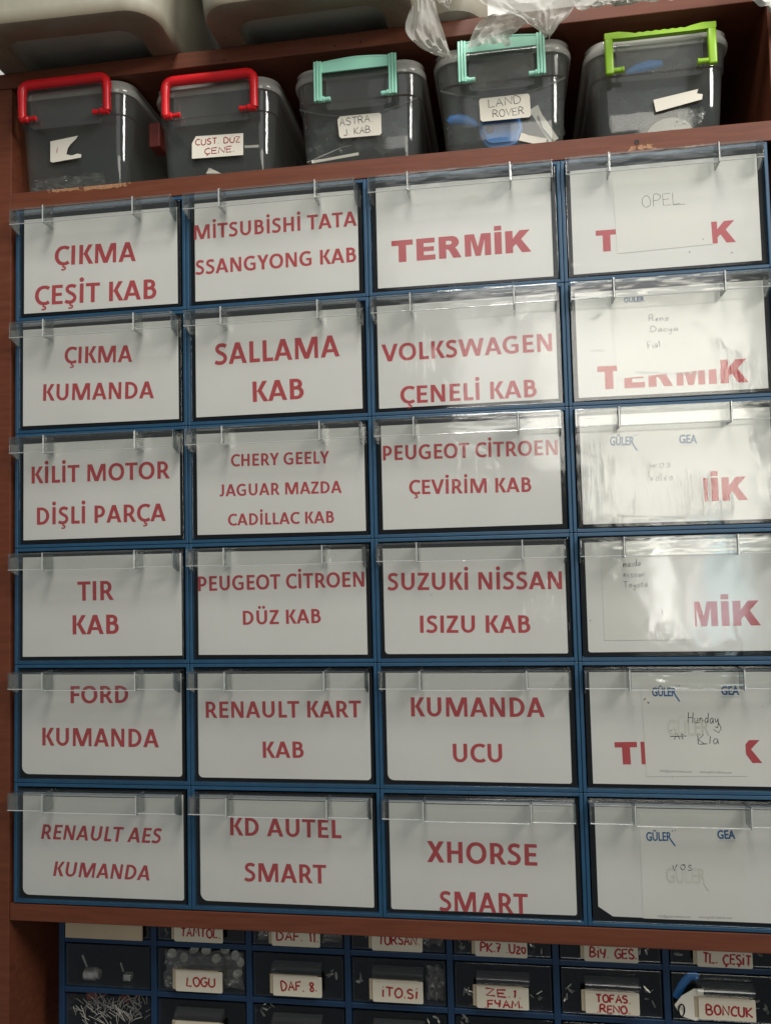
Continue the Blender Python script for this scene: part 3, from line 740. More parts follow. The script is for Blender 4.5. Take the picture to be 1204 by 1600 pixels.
def rel(pt, org): return (pt[0] - org[0], pt[1] - org[2])
for r in range(6):
    d = drawers[(3, r)]; org = d.location
    u0, u1, v0, v1 = SLIP[r]; ys = YS - 0.00042
    l0, l1, b0, b1 = at(u0, (v0 + v1) / 2, ys)[0], at(u1, (v0 + v1) / 2, ys)[0], at((u0 + u1) / 2, v1, ys)[1], at((u0 + u1) / 2, v0, ys)[1]
    ti = {0: .003, 1: .006, 2: .004, 3: 0.0, 4: .002, 5: 0.0}[r]
    q = [(l0, b0 - ti * .5), (l1, b0 + ti * .5), (l1 - ti, b1 + ti * .5), (l0 - ti, b1 - ti * .5)]
    mb = MB(); mb.prism([rel(p, org) for p in q], ys, ys + .0001)
    sl = mb.build('note_slip', 'slip', d)
    yk = ys - .00004
    W_, H_ = l1 - l0, b1 - b0
    def sp(a, b): return (l0 + W_ * a - org.x, b0 + H_ * b - org.z)     # slip fractions
    def px(u, v): return rel(at(u, v, yk), org)
    ink = MB(); fnt = MB(); lg = MB(); wm = MB(); sm = MB()
    def pen(mb, s, u0, v0, u1, v1, h, rad=0.00042):
        l, q = px(u0, v0), px(u1, v1); add_pen(mb, s, l, q, px(u0, v0 - h)[1] - l[1], yk, rad)
    def text(mb, s, u0, v0, u1, v1, h, bold=0.0):
        l, q = px(u0, v0), px(u1, v1); add_text(mb, s, l, q, px(u0, v0 - h)[1] - l[1], yk, bold)
    def line(mb, pts, rad=0.00042): mb.tube([(px(u, v)[0], yk, px(u, v)[1]) for u, v in pts], rad, 6, .25)
    def logos(u, v, u2, v2, k=1.0):
        text(lg, 'GÜLER', u, v + 12, u + 38 * k, v + 12, 14, 0.03)
        line(lg, [(u + 36 * k, v + 10), (u + 43 * k, v + 20)], 0.0009)
        line(lg, [(u + 32 * k, v + 4), (u + 36 * k, v + 10)], 0.0007); line(lg, [(u + 38 * k, v - 4), (u + 39 * k, v - 3)], 0.0007); line(lg, [(u + 42 * k, v - 5), (u + 43 * k, v - 4)], 0.0007)
        text(lg, 'GEA', u2, v2 + 10, u2 + 28, v2 + 10, 14, 0.04)
        line(sm, [(u2, v2 + 13), (u2 + 28, v2 + 13)], 0.00018)
    def info(u, v, k=1.0):
        text(sm, 'info@gulermakina.com', u, v, u + 50 * k, v + 1.5, 3.6); text(sm, 'www.gulermakina.com', u + 62 * k, v + 1.5, u + 112 * k, v + 3, 3.6)
    if r == 0:
        pen(ink, 'OPEL', 1003, 324, 1062, 318, 18, .00028); line(ink, [(1050, 320), (1070, 319)], .00026)
        for (u, v) in ((1076, 393), (1097, 373), (1142, 394)): line(ink, [(u, v), (u + 1.2, v + 1)], .0006)
    if r == 1:
        pen(fnt, 'Reno', 1013, 502, 1043, 501, 10); pen(fnt, 'Dacya', 1016, 519, 1058, 517, 9); pen(fnt, 'Fiat', 1012, 545, 1032, 541, 11)
        line(fnt, [(1066, 537), (1068, 538)], .0006); text(lg, 'GÜLER', 974, 473, 1006, 471, 8, .03)
        line(fnt, [(922, 549), (934, 547), (944, 549)], .0002)
        info(992, 583, 1.0)
    if r == 2:
        logos(952, 684, 1060, 683); pen(fnt, 'wos', 1014, 731, 1047, 730, 14, .00030); pen(fnt, 'volvo', 1016, 752, 1050, 750, 12, .00030)
        line(ink, [(1077, 744), (1078, 745)], .0006); info(963, 807, .95)
    if r == 3:
        pen(ink, 'mazda', 973, 886, 1000, 884, 11, .00034); pen(ink, 'nissan', 974, 902, 1007, 901, 10, .00030); pen(ink, 'Toyota', 974, 918, 1011, 917, 9, .00030)
        line(ink, [(1033, 952), (1034, 960)], .0004)
    if r == 4:
        logos(1018, 1076, 1126, 1076)
        pen(ink, 'Hunday', 1074, 1129, 1122, 1131, 16, .00042); line(ink, [(1121, 1128), (1126, 1138), (1122, 1145), (1114, 1140)], .0004)
        pen(ink, 'At', 1053, 1156, 1068, 1155, 12); line(ink, [(1046, 1151), (1072, 1150)]); pen(ink, 'K a', 1090, 1163, 1122, 1163, 16, .00042); line(ink, [(1108, 1162), (1109, 1150)])
        line(ink, [(1092, 1163), (1104, 1162)]); line(ink, [(1047, 1141), (1048, 1142)], .0006)
        line(ink, [(1005, 1094), (1008, 1091)], .0005); line(ink, [(1011, 1097), (1013, 1099)], .0007)
        text(wm, 'GÜLER', 1042, 1150, 1108, 1150, 26, .02); info(1030, 1206, 1.0)
    if r == 5:
        logos(1009, 1302, 1120, 1301, 1.05)
        pen(ink, 'vos', 1051, 1360, 1081, 1360, 17, .00042)
        text(wm, 'GÜLER', 1040, 1380, 1102, 1381, 24, .02); line(wm, [(1098, 1378), (1106, 1392)], .0012); info(1027, 1433, 1.03)
    for mb, nm, mt in ((ink, 'handwriting', 'pen'), (fnt, 'handwriting', 'pen_faint'), (lg, 'logo_print', 'logo_blue'), (wm, 'watermark', 'watermark'), (sm, 'small_print', 'small_print')):
        if mb.v: mb.build(nm, mt, sl)

# ================================================================== clear boxes on the upper shelf
def storage_box(name, label, cx, yf, H, style, seed, step='line'):
    """cx: middle, yf: front of the lid, H: height of the lid's top over the board"""
    zb = 0.0264
    t = thing(name, label, 'storage box', (cx, yf, zb), 'clear lidded boxes on the upper shelf')
    w, dp = 0.090, 0.270
    rng = random.Random(seed)
    zl = H - 0.018
    # body: tapered shell with an inner skin
    def sec(z, k, inset=0.0):
        f = z / H; hw = 0.0765 + (w - 0.004 - 0.0765) * f - inset; yy0 = 0.017 - 0.013 * f + inset; yy1 = dp - 0.017 + 0.013 * f - inset
        return (z, -hw, hw, yy0, yy1, max(0.006, 0.016 + 0.008 * f - inset))
    zs = zl - 0.030
    secs = [sec(0.0, 0, 0.002), sec(0.004, 0, 0.0), sec(zs * .5, 0), sec(zs, 0), sec(zs + .0015, 0, -0.0022), sec(zl, 0, -0.0022)]
    mb = MB(); mb.loft(secs, True, False)
    if step == 'arc':   # moulded arc across the front
        pts = []
        for k in range(13):
            a = -1 + 2 * k / 12; z = zs - 0.004 - 0.016 * (1 - a * a)
            f = z / H; pts.append((a * (0.0735 + 0.012 * f), 0.017 - 0.013 * f - .0008, z))
        mb.tube(pts, 0.0014, 6)
    mb.build('body', 'box', t, 28)
    # lid: rounded cap with a rolled rim
    mb = MB()
    mb.loft([(zl - .001, -w, w, 0.000, dp, .030), (zl + .003, -w - .0015, w + .0015, -0.0015, dp + .0015, .031), (zl + .009, -w - .0005, w + .0005, -.0005, dp + .0005, .030),
             (zl + .010, -w + .0005, w - .0005, .0005, dp - .0005, .029), (zl + .016, -w + .001, w - .001, .001, dp - .001, .028), (zl + .018, -w + .004, w - .004, .004, dp - .004, .026)], True, True, 8)
    mb.build('lid', 'lid', t, 45)
    hw = {'red': 0.0630, 'mint': 0.0505, 'green': 0.0625}[style]
    zp = H - 0.052 if style != 'green' else H - 0.050
    # front tab of the lid that the clip is hinged to
    tb = MB(); th = hw - 0.010
    tb.prism(polyrect(-th, th, zp - .012, zl + .006, (.004, .004, .001, .001)), -0.0050, -0.0036)
    tb.box(-th, -th + .0014, -0.0076, -0.0050, zp - .010, zl + .004); tb.box(th - .0014, th, -0.0076, -0.0050, zp - .010, zl + .004)
    tb.build('hinge_tab', 'lid_tab', t)
    hb = MB(); yk = -0.0125; zt = H - 0.004
    if style == 'red':
        pts = [(-hw, yk + .001, zp)] + [(-hw, yk, zp + (zt - .010 - zp) * k / 3) for k in (1, 2, 3)]
        pts += [(-hw + .010 - .010 * math.cos(R(a)), yk, zt - .010 + .010 * math.sin(R(a))) for a in (30, 60, 90)]
        pts += [(x_, yk, zt) for x_ in (-.03, 0, .03)]
        pts += [(hw - .010 + .010 * math.cos(R(a)), yk, zt - .010 + .010 * math.sin(R(a))) for a in (90, 60, 30)]
        pts += [(hw, yk, zp + (zt - .010 - zp) * k / 3) for k in (3, 2, 1)] + [(hw, yk + .001, zp)]
        n = len(pts); hb.tube(pts, [0.0056 if (i < 3 or i > n - 4) else 0.0066 for i in range(n)], 12)
        for s in (-1, 1):
            hb.lathe([(.0026, 0), (.0046, .001), (.0046, .0115), (.0030, .013), (.0028, .020), (.0036, .0205), (.0036, .0235), (.002, .0245)] if s < 0 else
                     [(.0026, 0), (.0046, -.001), (.0046, -.0115), (.0030, -.013), (.0028, -.020), (.0036, -.0205), (.0036, -.0235), (.002, -.0245)], 12, (s * hw - s * -.002 * 0 + s * .003, yk + .001, zp), 'x')
    elif style == 'mint':
        pts_t = [(-hw + 2 * hw * k / 12, zt + 0.004 * (1 - abs(-1 + k / 6) ** 1.5)) for k in range(13)]
        pts_b = [(x_, zt - 0.0125) for x_, _ in reversed(pts_t)]
        hb.prism(pts_t + pts_b, yk - .001, yk + .001)
        hb.tube([(x_, yk, z_) for x_, z_ in pts_t], 0.0018, 8)
        for s in (-1, 1):
            for q in (-.0038, .0, .0038):
                hb.box(s * hw + q - .0016, s * hw + q + .0016, yk - .004 + abs(q) * .3, yk + .003, zp - .004, zt + .0028, .0007)
            hb.lathe([(.003, 0), (.003, .016), (.002, .0165)] if s < 0 else [(.003, 0), (.003, -.016), (.002, -.0165)], 10, (s * hw, yk + .002, zp), 'x')
            hb.lathe([(.0042, 0), (.0042, .008)] if s < 0 else [(.0042, 0), (.0042, -.008)], 10, (s * hw, yk + .0018, zp), 'x')
    else:
        for s in (-1, 1):
            hb.box(s * hw - .0052, s * hw + .0052, yk - .0036, yk + .0036, zp - .006, zt + .0008, .0022, seg=3)
            hb.lathe([(.0034, 0), (.0034, .0150), (.0040, .0155), (.0040, .0180)] if s < 0 else [(.0034, 0), (.0034, -.0150), (.0040, -.0155), (.0040, -.0180)], 10, (s * hw, yk + .001, zp), 'x')
        top = [(-hw - .005, zt + .001), (-hw + .012, zt + .0015), (-hw + .026, zt - .001)]
        for k in range(13): top.append((-0.030 + .005 * k, zt - .0025 + (.0008 if k % 2 else -.0004)))
        top += [(hw - .026, zt - .001), (hw - .012, zt + .0015), (hw + .005, zt + .001)]
        bot = [(hw + .005, zt - .0065), (hw - .02, zt - .0075), (-hw + .02, zt - .0075), (-hw - .005, zt - .0065)]
        hb.prism(top + bot, yk - .0038, yk + .0038)
    hb.build('handle', style, t, 40)
    return t
M['lid_tab'] = clear('clear_tab', (0.90, 0.91, 0.90), 0.08, 0.05, (0.5, 0.5, 0.48), f0=0.06, wave=0.3, wscale=20)

b1 = storage_box('storage_box', 'clear box with red handle and torn blank sticker, leftmost on the shelf', -0.1695, 0.000, 0.1500, 'red', 1)
b2 = storage_box('storage_box', 'clear box with red handle and sticker written in red, second from left', 0.0362, 0.012, 0.1395, 'red', 2)
b3 = storage_box('storage_box', 'clear box with mint handle, middle of the five boxes on the shelf', 0.2385, 0.012, 0.1400, 'mint', 3, 'arc')
b4 = storage_box('storage_box', 'clear box with mint handle and blue key cover showing inside', 0.4310, 0.012, 0.1450, 'mint', 4, 'arc')
b5 = storage_box('storage_box', 'clear box with lime green handle at right end of the shelf', 0.6285, 0.012, 0.1340, 'green', 5)

def sticker(box, quad, mat='sticker', lines=(), ink='pen', rad=0.0005, ragged=None, rnd=True, ys=None):
    """quad: the sticker's outline in photo pixels, on the box's front"""
    vz = sum(v for _, v in quad) / len(quad)
    y = ys if ys is not None else box.location.y + 0.0075
    org = box.location
    pts = [rel(at(u, v, y), org) for u, v in quad]
    mb = MB(); mb.prism(pts, y - org.y, y - org.y + .0003)
    st = mb.build('sticker', mat, box)
    mb = MB()
    for s, L, Q, h in lines:
        l, q = rel(at(*L, y), org), rel(at(*Q, y), org)
        hh = at(L[0], L[1] - h, y)[1] - at(*L, y)[1]
        add_pen(mb, s, l, q, hh, y - org.y - .0002, rad)
    if lines: mb.build('handwriting', ink, st)
    return st
sticker(b1, [(79, 221), (122, 212), (119, 217), (110, 226), (106, 232), (104, 241), (112, 243), (121, 240), (127, 241), (127, 246), (82, 254), (79, 252)],
        'sticker', [('I', (88, 239), (90, 239), 8)], 'pen_red', .0005)
sticker(b2, [(300, 224), (306, 213), (380, 208), (380, 242), (300, 248)], 'sticker', [('CUST. DÜZ', (306, 227), (375, 222), 9), ('ÇENE.', (320, 241), (366, 237), 9)], 'pen_red', .0007)
sticker(b3, [(527, 187), (531, 182), (592, 176), (595, 178), (596, 208), (593, 211), (533, 216), (530, 213)], 'sticker', [('ASTRA.', (531, 197), (582, 190), 11), ('J. KAB.', (537, 212), (582, 206), 10)], 'pen', .00042)
sticker(b4, [(748, 157), (751, 154), (824, 146), (827, 149), (829, 180), (826, 183), (753, 190), (750, 187)], 'sticker', [('LAND', (763, 168), (814, 161), 12), ('ROVER', (770, 184), (818, 178), 11)], 'pen', .00042)
sticker(b5, [(1020, 156), (1090, 139), (1088, 146), (1097, 147), (1096, 155), (1024, 175)], 'sticker')

# things lying in the boxes
def at_box(u, v, y): x, z = at(u, v, y); return Vector((x, y, z))
def strip(name, label, cat, pts, wd, y, mat, th=0.0012, dy=0.0):
    ps = [at_box(u, v, y + dy * i) for i, (u, v) in enumerate(pts)]
    o = MB()
    a, b = ps[0], ps[-1]; d = (b - a).normalized(); n = Vector((-d.z, 0, d.x)) * wd / 2
    q = [(a - n), (a + n), (b + n), (b - n)]
    L_ = (b - a).length; k = d * L_ * .3
    q = [a - n, a + n, a + n + k * .9 - n * .3, b + n * .9, b - n, a - n + k * 1.4]
    o.prism([(p.x, p.z) for p in q], y, y + th)
    ob = o.build(name, mat); return tag(ob, label, cat)
# crumpled film in the first box
def crumple(name, label, cat, quad, y, mat, amp=0.012, n=(22, 12), seed=0, group=None, dy=(0, 0, 0, 0)):
    """a creased sheet of film spanned between four photo points (top-left, top-right, bottom-right, bottom-left)"""
    P4 = [at_box(u, v, y + e) for (u, v), e in zip(quad, dy)]
    vs = []; fs = []
    for j in range(n[1] + 1):
        for i in range(n[0] + 1):
            a, b = i / n[0], j / n[1]
            p = (P4[0] * (1 - a) + P4[1] * a) * (1 - b) + (P4[3] * (1 - a) + P4[2] * a) * b
            q = Vector((a * 3.1 + seed * 7.3, b * 2.3, seed * 3.7))
            rdg = 1 - abs(noise.noise(q * 2.2)) * 2
            p = p + Vector((noise.noise(q * 3) * amp * .35, -abs(rdg) * amp * .8 + noise.noise(q * 6) * amp * .5, noise.noise(q * 3 + Vector((5, 5, 5))) * amp * .45))
            vs.append(p)
    m_ = n[0] + 1
    for j in range(n[1]):
        for i in range(n[0]): fs.append((j * m_ + i, j * m_ + i + 1, (j + 1) * m_ + i + 1, (j + 1) * m_ + i))
    o = MB(); o.add(vs, fs)
    ob = o.build(name, mat, smooth=70); return tag(ob, label, cat, group)
crumple('plastic_bag', 'crumpled clear plastic bag inside the leftmost red handled box', 'bag', [(60, 285), (165, 270), (170, 296), (55, 305)], 0.05, 'film', .012, seed=1)
strip('white_strip', 'narrow white strip behind the red written sticker', 'strip', [(382, 229), (404, 228)], .004, .030, 'white_plastic')
o = MB(); pts = [(p.x, p.z) for p in (at_box(322, 271, .03), at_box(327, 262, .03), at_box(340, 268, .03), at_box(345, 271, .03))]; o.prism(pts, .03, .034); tag(o.build('paper_scrap', 'sticker'), 'pale torn scrap lying behind the board in second box', 'scrap')
strip('white_strip', 'long cream strip lying low in the middle clear box', 'strip', [(487, 253), (560, 240)], .0042, .028, 'white_plastic')
o = MB(); o.tube([at_box(480, 254, .032), at_box(535, 230, .034), at_box(549, 227, .036)], .0008, 6); o.tube([at_box(531, 235, .033), at_box(534, 237, .033)], .002, 6)
tag(o.build('wire', 'metal', smooth=40), 'thin grey wire leaning above the cream strip', 'wire')
# blue key cover with hole
o = MB()
cx_, cz_ = at(782, 207, .045)
poly = []
for k in range(28):
    a = 2 * math.pi * k / 28; ca, sa = math.cos(a), math.sin(a)
    rx, rz = .0285, .0215
    e = .55; poly.append((cx_ + rx * math.copysign(abs(ca) ** e, ca) - (.004 if sa < 0 else 0) * ca, cz_ + rz * math.copysign(abs(sa) ** .7, sa)))
bm = bmesh.new(); vv = [bm.verts.new((x_, .037, z_)) for x_, z_ in poly]; f_ = bm.faces.new(vv)
e_ = bmesh.ops.extrude_face_region(bm, geom=[f_]); bmesh.ops.translate(bm, verts=[v for v in e_['geom'] if isinstance(v, bmesh.types.BMVert)], vec=(0, .014, 0))
bmesh.ops.bevel(bm, geom=[e for e in bm.edges if abs(e.verts[0].co.y - e.verts[1].co.y) < 1e-6], offset=.004, segments=3, affect='EDGES'); o.bm(bm)
kc = thing('key_cover', 'blue rounded key cover with a hole inside the box with white sticker', 'key cover', (cx_, .044, cz_ - .02))
ob = o.build('body', 'key_blue', kc, 50); ob.location = -kc.location
o = MB(); hx, hz = at(765, 202, .0368); o.lathe([(.0062, 0), (.0058, -.0008), (.001, -.0004)], 16, (hx, .0374, hz), 'y'); ob = o.build('hole', 'hole_blue', kc); ob.location = -kc.location
o = MB(); o.tube([at_box(u, v, .06) for u, v in ((700, 192), (704, 188), (715, 186), (728, 188), (738, 192), (746, 197))], [.004, .0065, .0072, .007, .0055, .003], 10, .7)
tag(o.build('key_shell', 'key_blue', smooth=50), 'curved blue plastic piece left of the blue key cover', 'key part')
for (u0, v0, u1, v1, wd, lab) in ((833, 168, 866, 220, .013, 'cream strip standing slanted at right inside the mint handled box'), (812, 213, 852, 222, .011, 'short cream strip lying beside the blue key cover')):
    strip('white_strip', lab, 'strip', [(u0, v0), (u1, v1)], wd, .032 if v0 < 200 else .026, 'white_plastic', .002)
o = MB(); o.tube([at_box(841, 180, .0305), at_box(848, 200, .030), at_box(864, 219, .0305)], .0012, 6); tag(o.build('key_blank', 'metal', smooth=40), 'thin bright key blank on the slanted cream strip', 'key blank')
o = MB(); o.tube([at_box(u, v, .022) for u, v in ((978, 114), (995, 107), (1014, 102), (1034, 99))], [.003, .0065, .007, .004], 10, .6); tag(o.build('key_shell', 'key_blue', smooth=50), 'blue plastic piece behind the lime green handle', 'key part')
for (u0, v0, u1, v1, lab) in ((1022, 118, 1082, 98, 'clear bent film strip high in the green handled box'), ):
    crumple('film_strip', lab, 'strip', [(1015, 112), (1085, 92), (1088, 104), (1018, 122)], .04, 'film', .01, (18, 6), 4)
o = MB(); cx_, cz_ = at(1045, 212, .09); o.lathe([(.0, -.006), (.034, -.006), (.036, 0), (.034, .006), (.012, .006), (.0119, -.0065)], 32, (cx_, .09, cz_ - .012), 'y'); tag(o.build('tape_roll', 'white_plastic', smooth=40), 'pale round roll standing low in the green handled box', 'roll')
crumple('film_strip', 'crinkled clear film low on the right in the green handled box', 'strip', [(1060, 176), (1098, 172), (1096, 196), (1050, 200)], .035, 'film', .012, (12, 8), 6)
crumple('highlight_film', 'added crinkled highlight film standing behind the pale roll in the green handled box', 'bag', [(950, 150), (1060, 135), (1062, 205), (955, 205)], .12, 'film', .02, (24, 14), 9)  # added, like the next two films, to put highlights inside the boxes
crumple('highlight_film', 'added crinkled highlight film behind the stickers of the middle mint handled box', 'bag', [(495, 190), (640, 172), (640, 240), (495, 252)], .12, 'film', .02, (24, 14), 11)
crumple('highlight_film', 'added crinkled highlight film at the back of the box with the blue key cover', 'bag', [(700, 150), (880, 130), (880, 215), (700, 235)], .13, 'film', .02, (24, 14), 13)
o = MB(); a_ = at_box(245, 205, .06); o.box(a_.x - .008, a_.x + .009, .05, .08, a_.z - .028, a_.z + .008, .002)
tag(o.build('small_carton', 'rust'), 'dark red small carton squeezed between the two red handled boxes', 'carton')

# ================================================================== bins, bag and bottle on the top board
def big_bin(label, x0, x1, yf, ti):
    zb = 0.2006; t = thing('storage_bin', label, 'storage bin', ((x0 + x1) / 2, yf, zb), 'grimy plastic bins on the top board')
    hw = (x1 - x0) / 2; dp = 0.36
    mb = MB()
    rings = [(0.022, -hw + .050, hw - .050, .050, dp - .05, .020), (0.020, -hw + .043, hw - .043, .043, dp - .043, .024), (0.0012, -hw + .039, hw - .039, .039, dp - .039, .026), (0.0, -hw + .037, hw - .037, .037, dp - .037, .027),
             (0.0, -hw + .007, hw - .007, .007, dp - .007, .038), (0.0016, -hw + .0022, hw - .0022, .0022, dp - .0022, .041), (0.006, -hw, hw, 0, dp, .042),
             (0.10, -hw - .010, hw + .010, -.010, dp + .01, .046), (0.24, -hw - .022, hw + .022, -.022, dp + .02, .05)]
    mb.loft(rings, True, False, 8)
    mb.build('tub', 'bin', t, 32)
    mb = MB(); mb.loft([(0.238, -hw - .030, hw + .030, -.030, dp + .03, .055), (0.252, -hw - .031, hw + .031, -.031, dp + .031, .055), (0.256, -hw - .02, hw + .02, -.02, dp + .02, .05)], True, True, 8)
    mb.build('rim', 'bin', t, 50)
    t.rotation_euler = (0, 0, R(ti))
    return t
big_bin('grimy translucent bin overhanging the top board at the left corner', -0.268, -0.003, -0.101, 1.5)
big_bin('grimy beige bin overhanging the top board beside the plastic bag', 0.050, 0.322, -0.088, -0.5)

bagt = thing('plastic_bag', 'crinkled whitish plastic bag hanging over the top board edge', 'bag', (0.42, -0.02, 0.2006))
def sheet_grid(name, lcurve, rcurve, y, amp, seed, n=(14, 26), mat='bag', dy=0.0, bulge=0.0):
    """film spanned between two edge curves given in photo pixels"""
    def samp(c, t):
        k = t * (len(c) - 1); i = min(int(k), len(c) - 2); f = k - i
        return (c[i][0] * (1 - f) + c[i + 1][0] * f, c[i][1] * (1 - f) + c[i + 1][1] * f)
    lcurve, rcurve = smooth_line(lcurve, 4), smooth_line(rcurve, 4)
    vs = []; fs = []
    for j in range(n[1] + 1):
        b = j / n[1]; l, q = samp(lcurve, b), samp(rcurve, b)
        for i in range(n[0] + 1):
            a = i / n[0]; u, v = l[0] * (1 - a) + q[0] * a, l[1] * (1 - a) + q[1] * a
            c = Vector((a * 2.2 + seed * 5, b * 1.1 + seed, seed * 2.0))
            off = -amp * .6 * (1 - abs(noise.noise(c * 2.5)) * 2.5) - amp * .22 * noise.noise(c * 7) - bulge * math.sin(math.pi * a)
            x_, z_ = at(u, v, y + dy * b); vs.append((x_, y + dy * b + off, z_))
    m_ = n[0] + 1
    for j in range(n[1]):
        for i in range(n[0]): fs.append((j * m_ + i, j * m_ + i + 1, (j + 1) * m_ + i + 1, (j + 1) * m_ + i))
    o = MB(); o.add(vs, fs); ob = o.build(name, mat, bagt, 60); ob.location = -bagt.location; return ob
sheet_grid('hanging_strap', [(640, -40), (642, 10), (634, 52), (655, 76), (690, 92)], [(668, -40), (680, 10), (692, 50), (700, 75), (706, 92)], -.030, .012, 1)
sheet_grid('hanging_fold', [(725, -50), (738, -5), (765, 18), (800, 30), (828, 46), (852, 60)], [(1000, -50), (935, -8), (905, 6), (890, 26), (872, 44), (858, 60)], -.045, .016, 2, (26, 24))
sheet_grid('knotted_loop', [(768, 24), (752, 34), (742, 48), (734, 64), (730, 80)], [(830, 34), (815, 44), (808, 52), (795, 60), (800, 72)], -.030, .010, 3, (22, 16), bulge=.008)
sheet_grid('top_fold', [(676, -40), (682, 0), (690, 10), (700, 18)], [(735, -60), (715, -10), (705, 4), (702, 18)], -.028, .010, 4)
sheet_grid('hanging_edge', [(870, -40), (890, 0), (905, 18), (918, 10), (935, 4)], [(1100, -40), (1075, -6), (1060, 0), (1000, 2), (960, 10)], -.050, .014, 5, (26, 14))
bag2 = thing('cloth', 'white cloth corner hanging over the top board at far right', 'cloth', (0.74, -0.02, 0.2006)); bagt_ = bagt; bagt = bag2
sheet_grid('fold', [(1140, -40), (1165, 0), (1185, 8), (1199, 18), (1215, 24)], [(1300, -60), (1270, -20), (1250, -10), (1240, 0), (1230, 14)], -.035, .012, 6, mat='white_cloth') if False else None
M['cloth'] = plain('white_cloth', (0.70, 0.69, 0.64), 0.8, 0.06, 60, 0.2)
sheet_grid('fold', [(1120, -40), (1150, -6), (1180, 6), (1199, 16), (1215, 26)], [(1320, -80), (1300, -20), (1270, -5), (1250, 10), (1230, 26)], -.035, .012, 6, mat='cloth')
bagt = bagt_
o = MB(); x_, z_ = at(705, -10, .02)
o.lathe([(.0, 0), (.030, 0), (.042, .006), (.047, .020), (.047, .075), (.040, .092), (.018, .105), (.018, .125), (.0, .126)], 32, (x_, .03, .2007))
tag(o.build('plastic_bottle', 'bottle', smooth=40), 'white rounded bottle standing behind the plastic bag', 'bottle')

# ================================================================== small-parts cabinet below
YC = 0.060; SX, SZ = 0.1356, 0.0676; X00 = -0.2155; Z00 = -1.0208
scab = thing('parts_cabinet', 'dark blue small parts cabinet under the lower wooden board', 'cabinet', (0.26, YC, -1.16))
NC, NR = 7, 3
mb = MB()
tt = 0.0042
XL, XR = X00, X00 + SX * NC; ZT, ZB = Z00 + SZ * .985, Z00 - SZ * 2
for i in range(NC + 1): mb.box(X00 + SX * i - tt, X00 + SX * i + tt, YC, YC + .16, ZB - tt, ZT, .0010)
for k in range(0, NR): 
    z = Z00 - SZ * k
    for i in range(NC): mb.box(X00 + SX * i + tt - .0002, X00 + SX * (i + 1) - tt + .0002, YC + .0006, YC + .16, z - .0036, z + .0036, .0009)
mb.box(XL, XR, YC + .158, YC + .16, ZB, ZT)
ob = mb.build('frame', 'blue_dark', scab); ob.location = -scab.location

sp_ = MB(); sp_.box(0.0060, SX - .0060, 0.0010, 0.0024, 0.0052, SZ - .0056, .0006)
sp_.box(0.0064, SX - .0064, 0.0026, 0.0036, 0.0046, 0.0054); splate_me = sp_.mesh('front_panel', 'plate')
# rounded clear grip over the label
gm = MB(); prof = [(-.0010 - .0125 * math.sin(R(a)), .0395 + .0075 * (1 - math.cos(R(a)))) for a in (0, 25, 50, 75, 90)] + [(-.0135, .0495), (-.012, .0520), (-.007, .0535), (-.001, .0535)]
prof = [(-.001, .0400), (-.0085, .0385), (-.0122, .0405), (-.0138, .0440), (-.0130, .0480), (-.0098, .0510), (-.0050, .0525), (-.001, .0530)]
gm.prism_x([(a_, b_ + .0012) for a_, b_ in prof], .0345, .1015); grip_me = gm.mesh('grip', 'handle', 50)
M['small_tray'] = clear('smoky_tray', (0.72, 0.74, 0.74), 0.1, 0.03, (0.3, 0.3, 0.29), f0=0.05)
st = MB(); st.box(.0064, .0078, .004, .15, .0052, SZ - .012); st.box(SX - .0078, SX - .0064, .004, .15, .0052, SZ - .012); st.box(.0078, SX - .0078, .004, .15, .0050, .0064); st.box(.0078, SX - .0078, .148, .15, .0064, SZ - .012)
stray_me = st.mesh('tray', 'small_tray')
TXS = {
 (1, 0): [('TAMTOL.', .5)], (2, 0): [('DAF. 11.', .5)], (3, 0): [('TURSAN.', .55)], (4, 0): [('PK.7 .U20', .45)], (5, 0): [('BİY. GES.', .42)], (6, 0): [('TL. ÇEŞİT', .40)],
 (1, 1): [('LOGU', .45)], (2, 1): [('DAF. 8.', .42)], (3, 1): [('İTO.Sİ', .42)], (4, 1): [('ZE.1.', .70), ('.FYAM.', .20)], (5, 1): [('TOFAS.', .70), ('.RENO.', .20)], (6, 1): [('BONCUK', .38)],
}
SLAB = {
 (0, 0): 'small drawer with a plain beige card, top left under the lower board', (1, 0): 'small drawer of the upper row right of the beige card drawer',
 (2, 0): 'small drawer labelled DAF 11, half hidden by the lower board', (3, 0): 'small drawer labelled TURSAN just under the lower board', (4, 0): 'small drawer labelled PK 7 just under the lower board',
 (5, 0): 'small drawer labelled BİY GES just under the lower board', (6, 0): 'small drawer labelled TL ÇEŞİT just under the lower board',
 (0, 1): 'unlabelled small drawer with metal lock parts inside', (1, 1): 'small drawer labelled LOGU with pale discs in a bag', (2, 1): 'small drawer labelled DAF 8 in red marker',
 (3, 1): 'small drawer labelled İTO Sİ in red marker', (4, 1): 'small drawer labelled ZE 1 FYAM in two red lines', (5, 1): 'small drawer with two red lines, between the FYAM and BONCUK drawers',
 (6, 1): 'small drawer labelled BONCUK with a tag beside its label',
 (0, 2): 'small drawer with pale fibres and red bits, bottom left corner', (1, 2): 'bottom row small drawer below the LOGU drawer', (2, 2): 'bottom row small drawer below the DAF 8 drawer',
 (3, 2): 'bottom row small drawer below the İTO Sİ drawer', (4, 2): 'bottom row small drawer below the FYAM drawer', (5, 2): 'bottom row small drawer between those under FYAM and BONCUK', (6, 2): 'bottom row small drawer below the BONCUK drawer',
}
small = {}
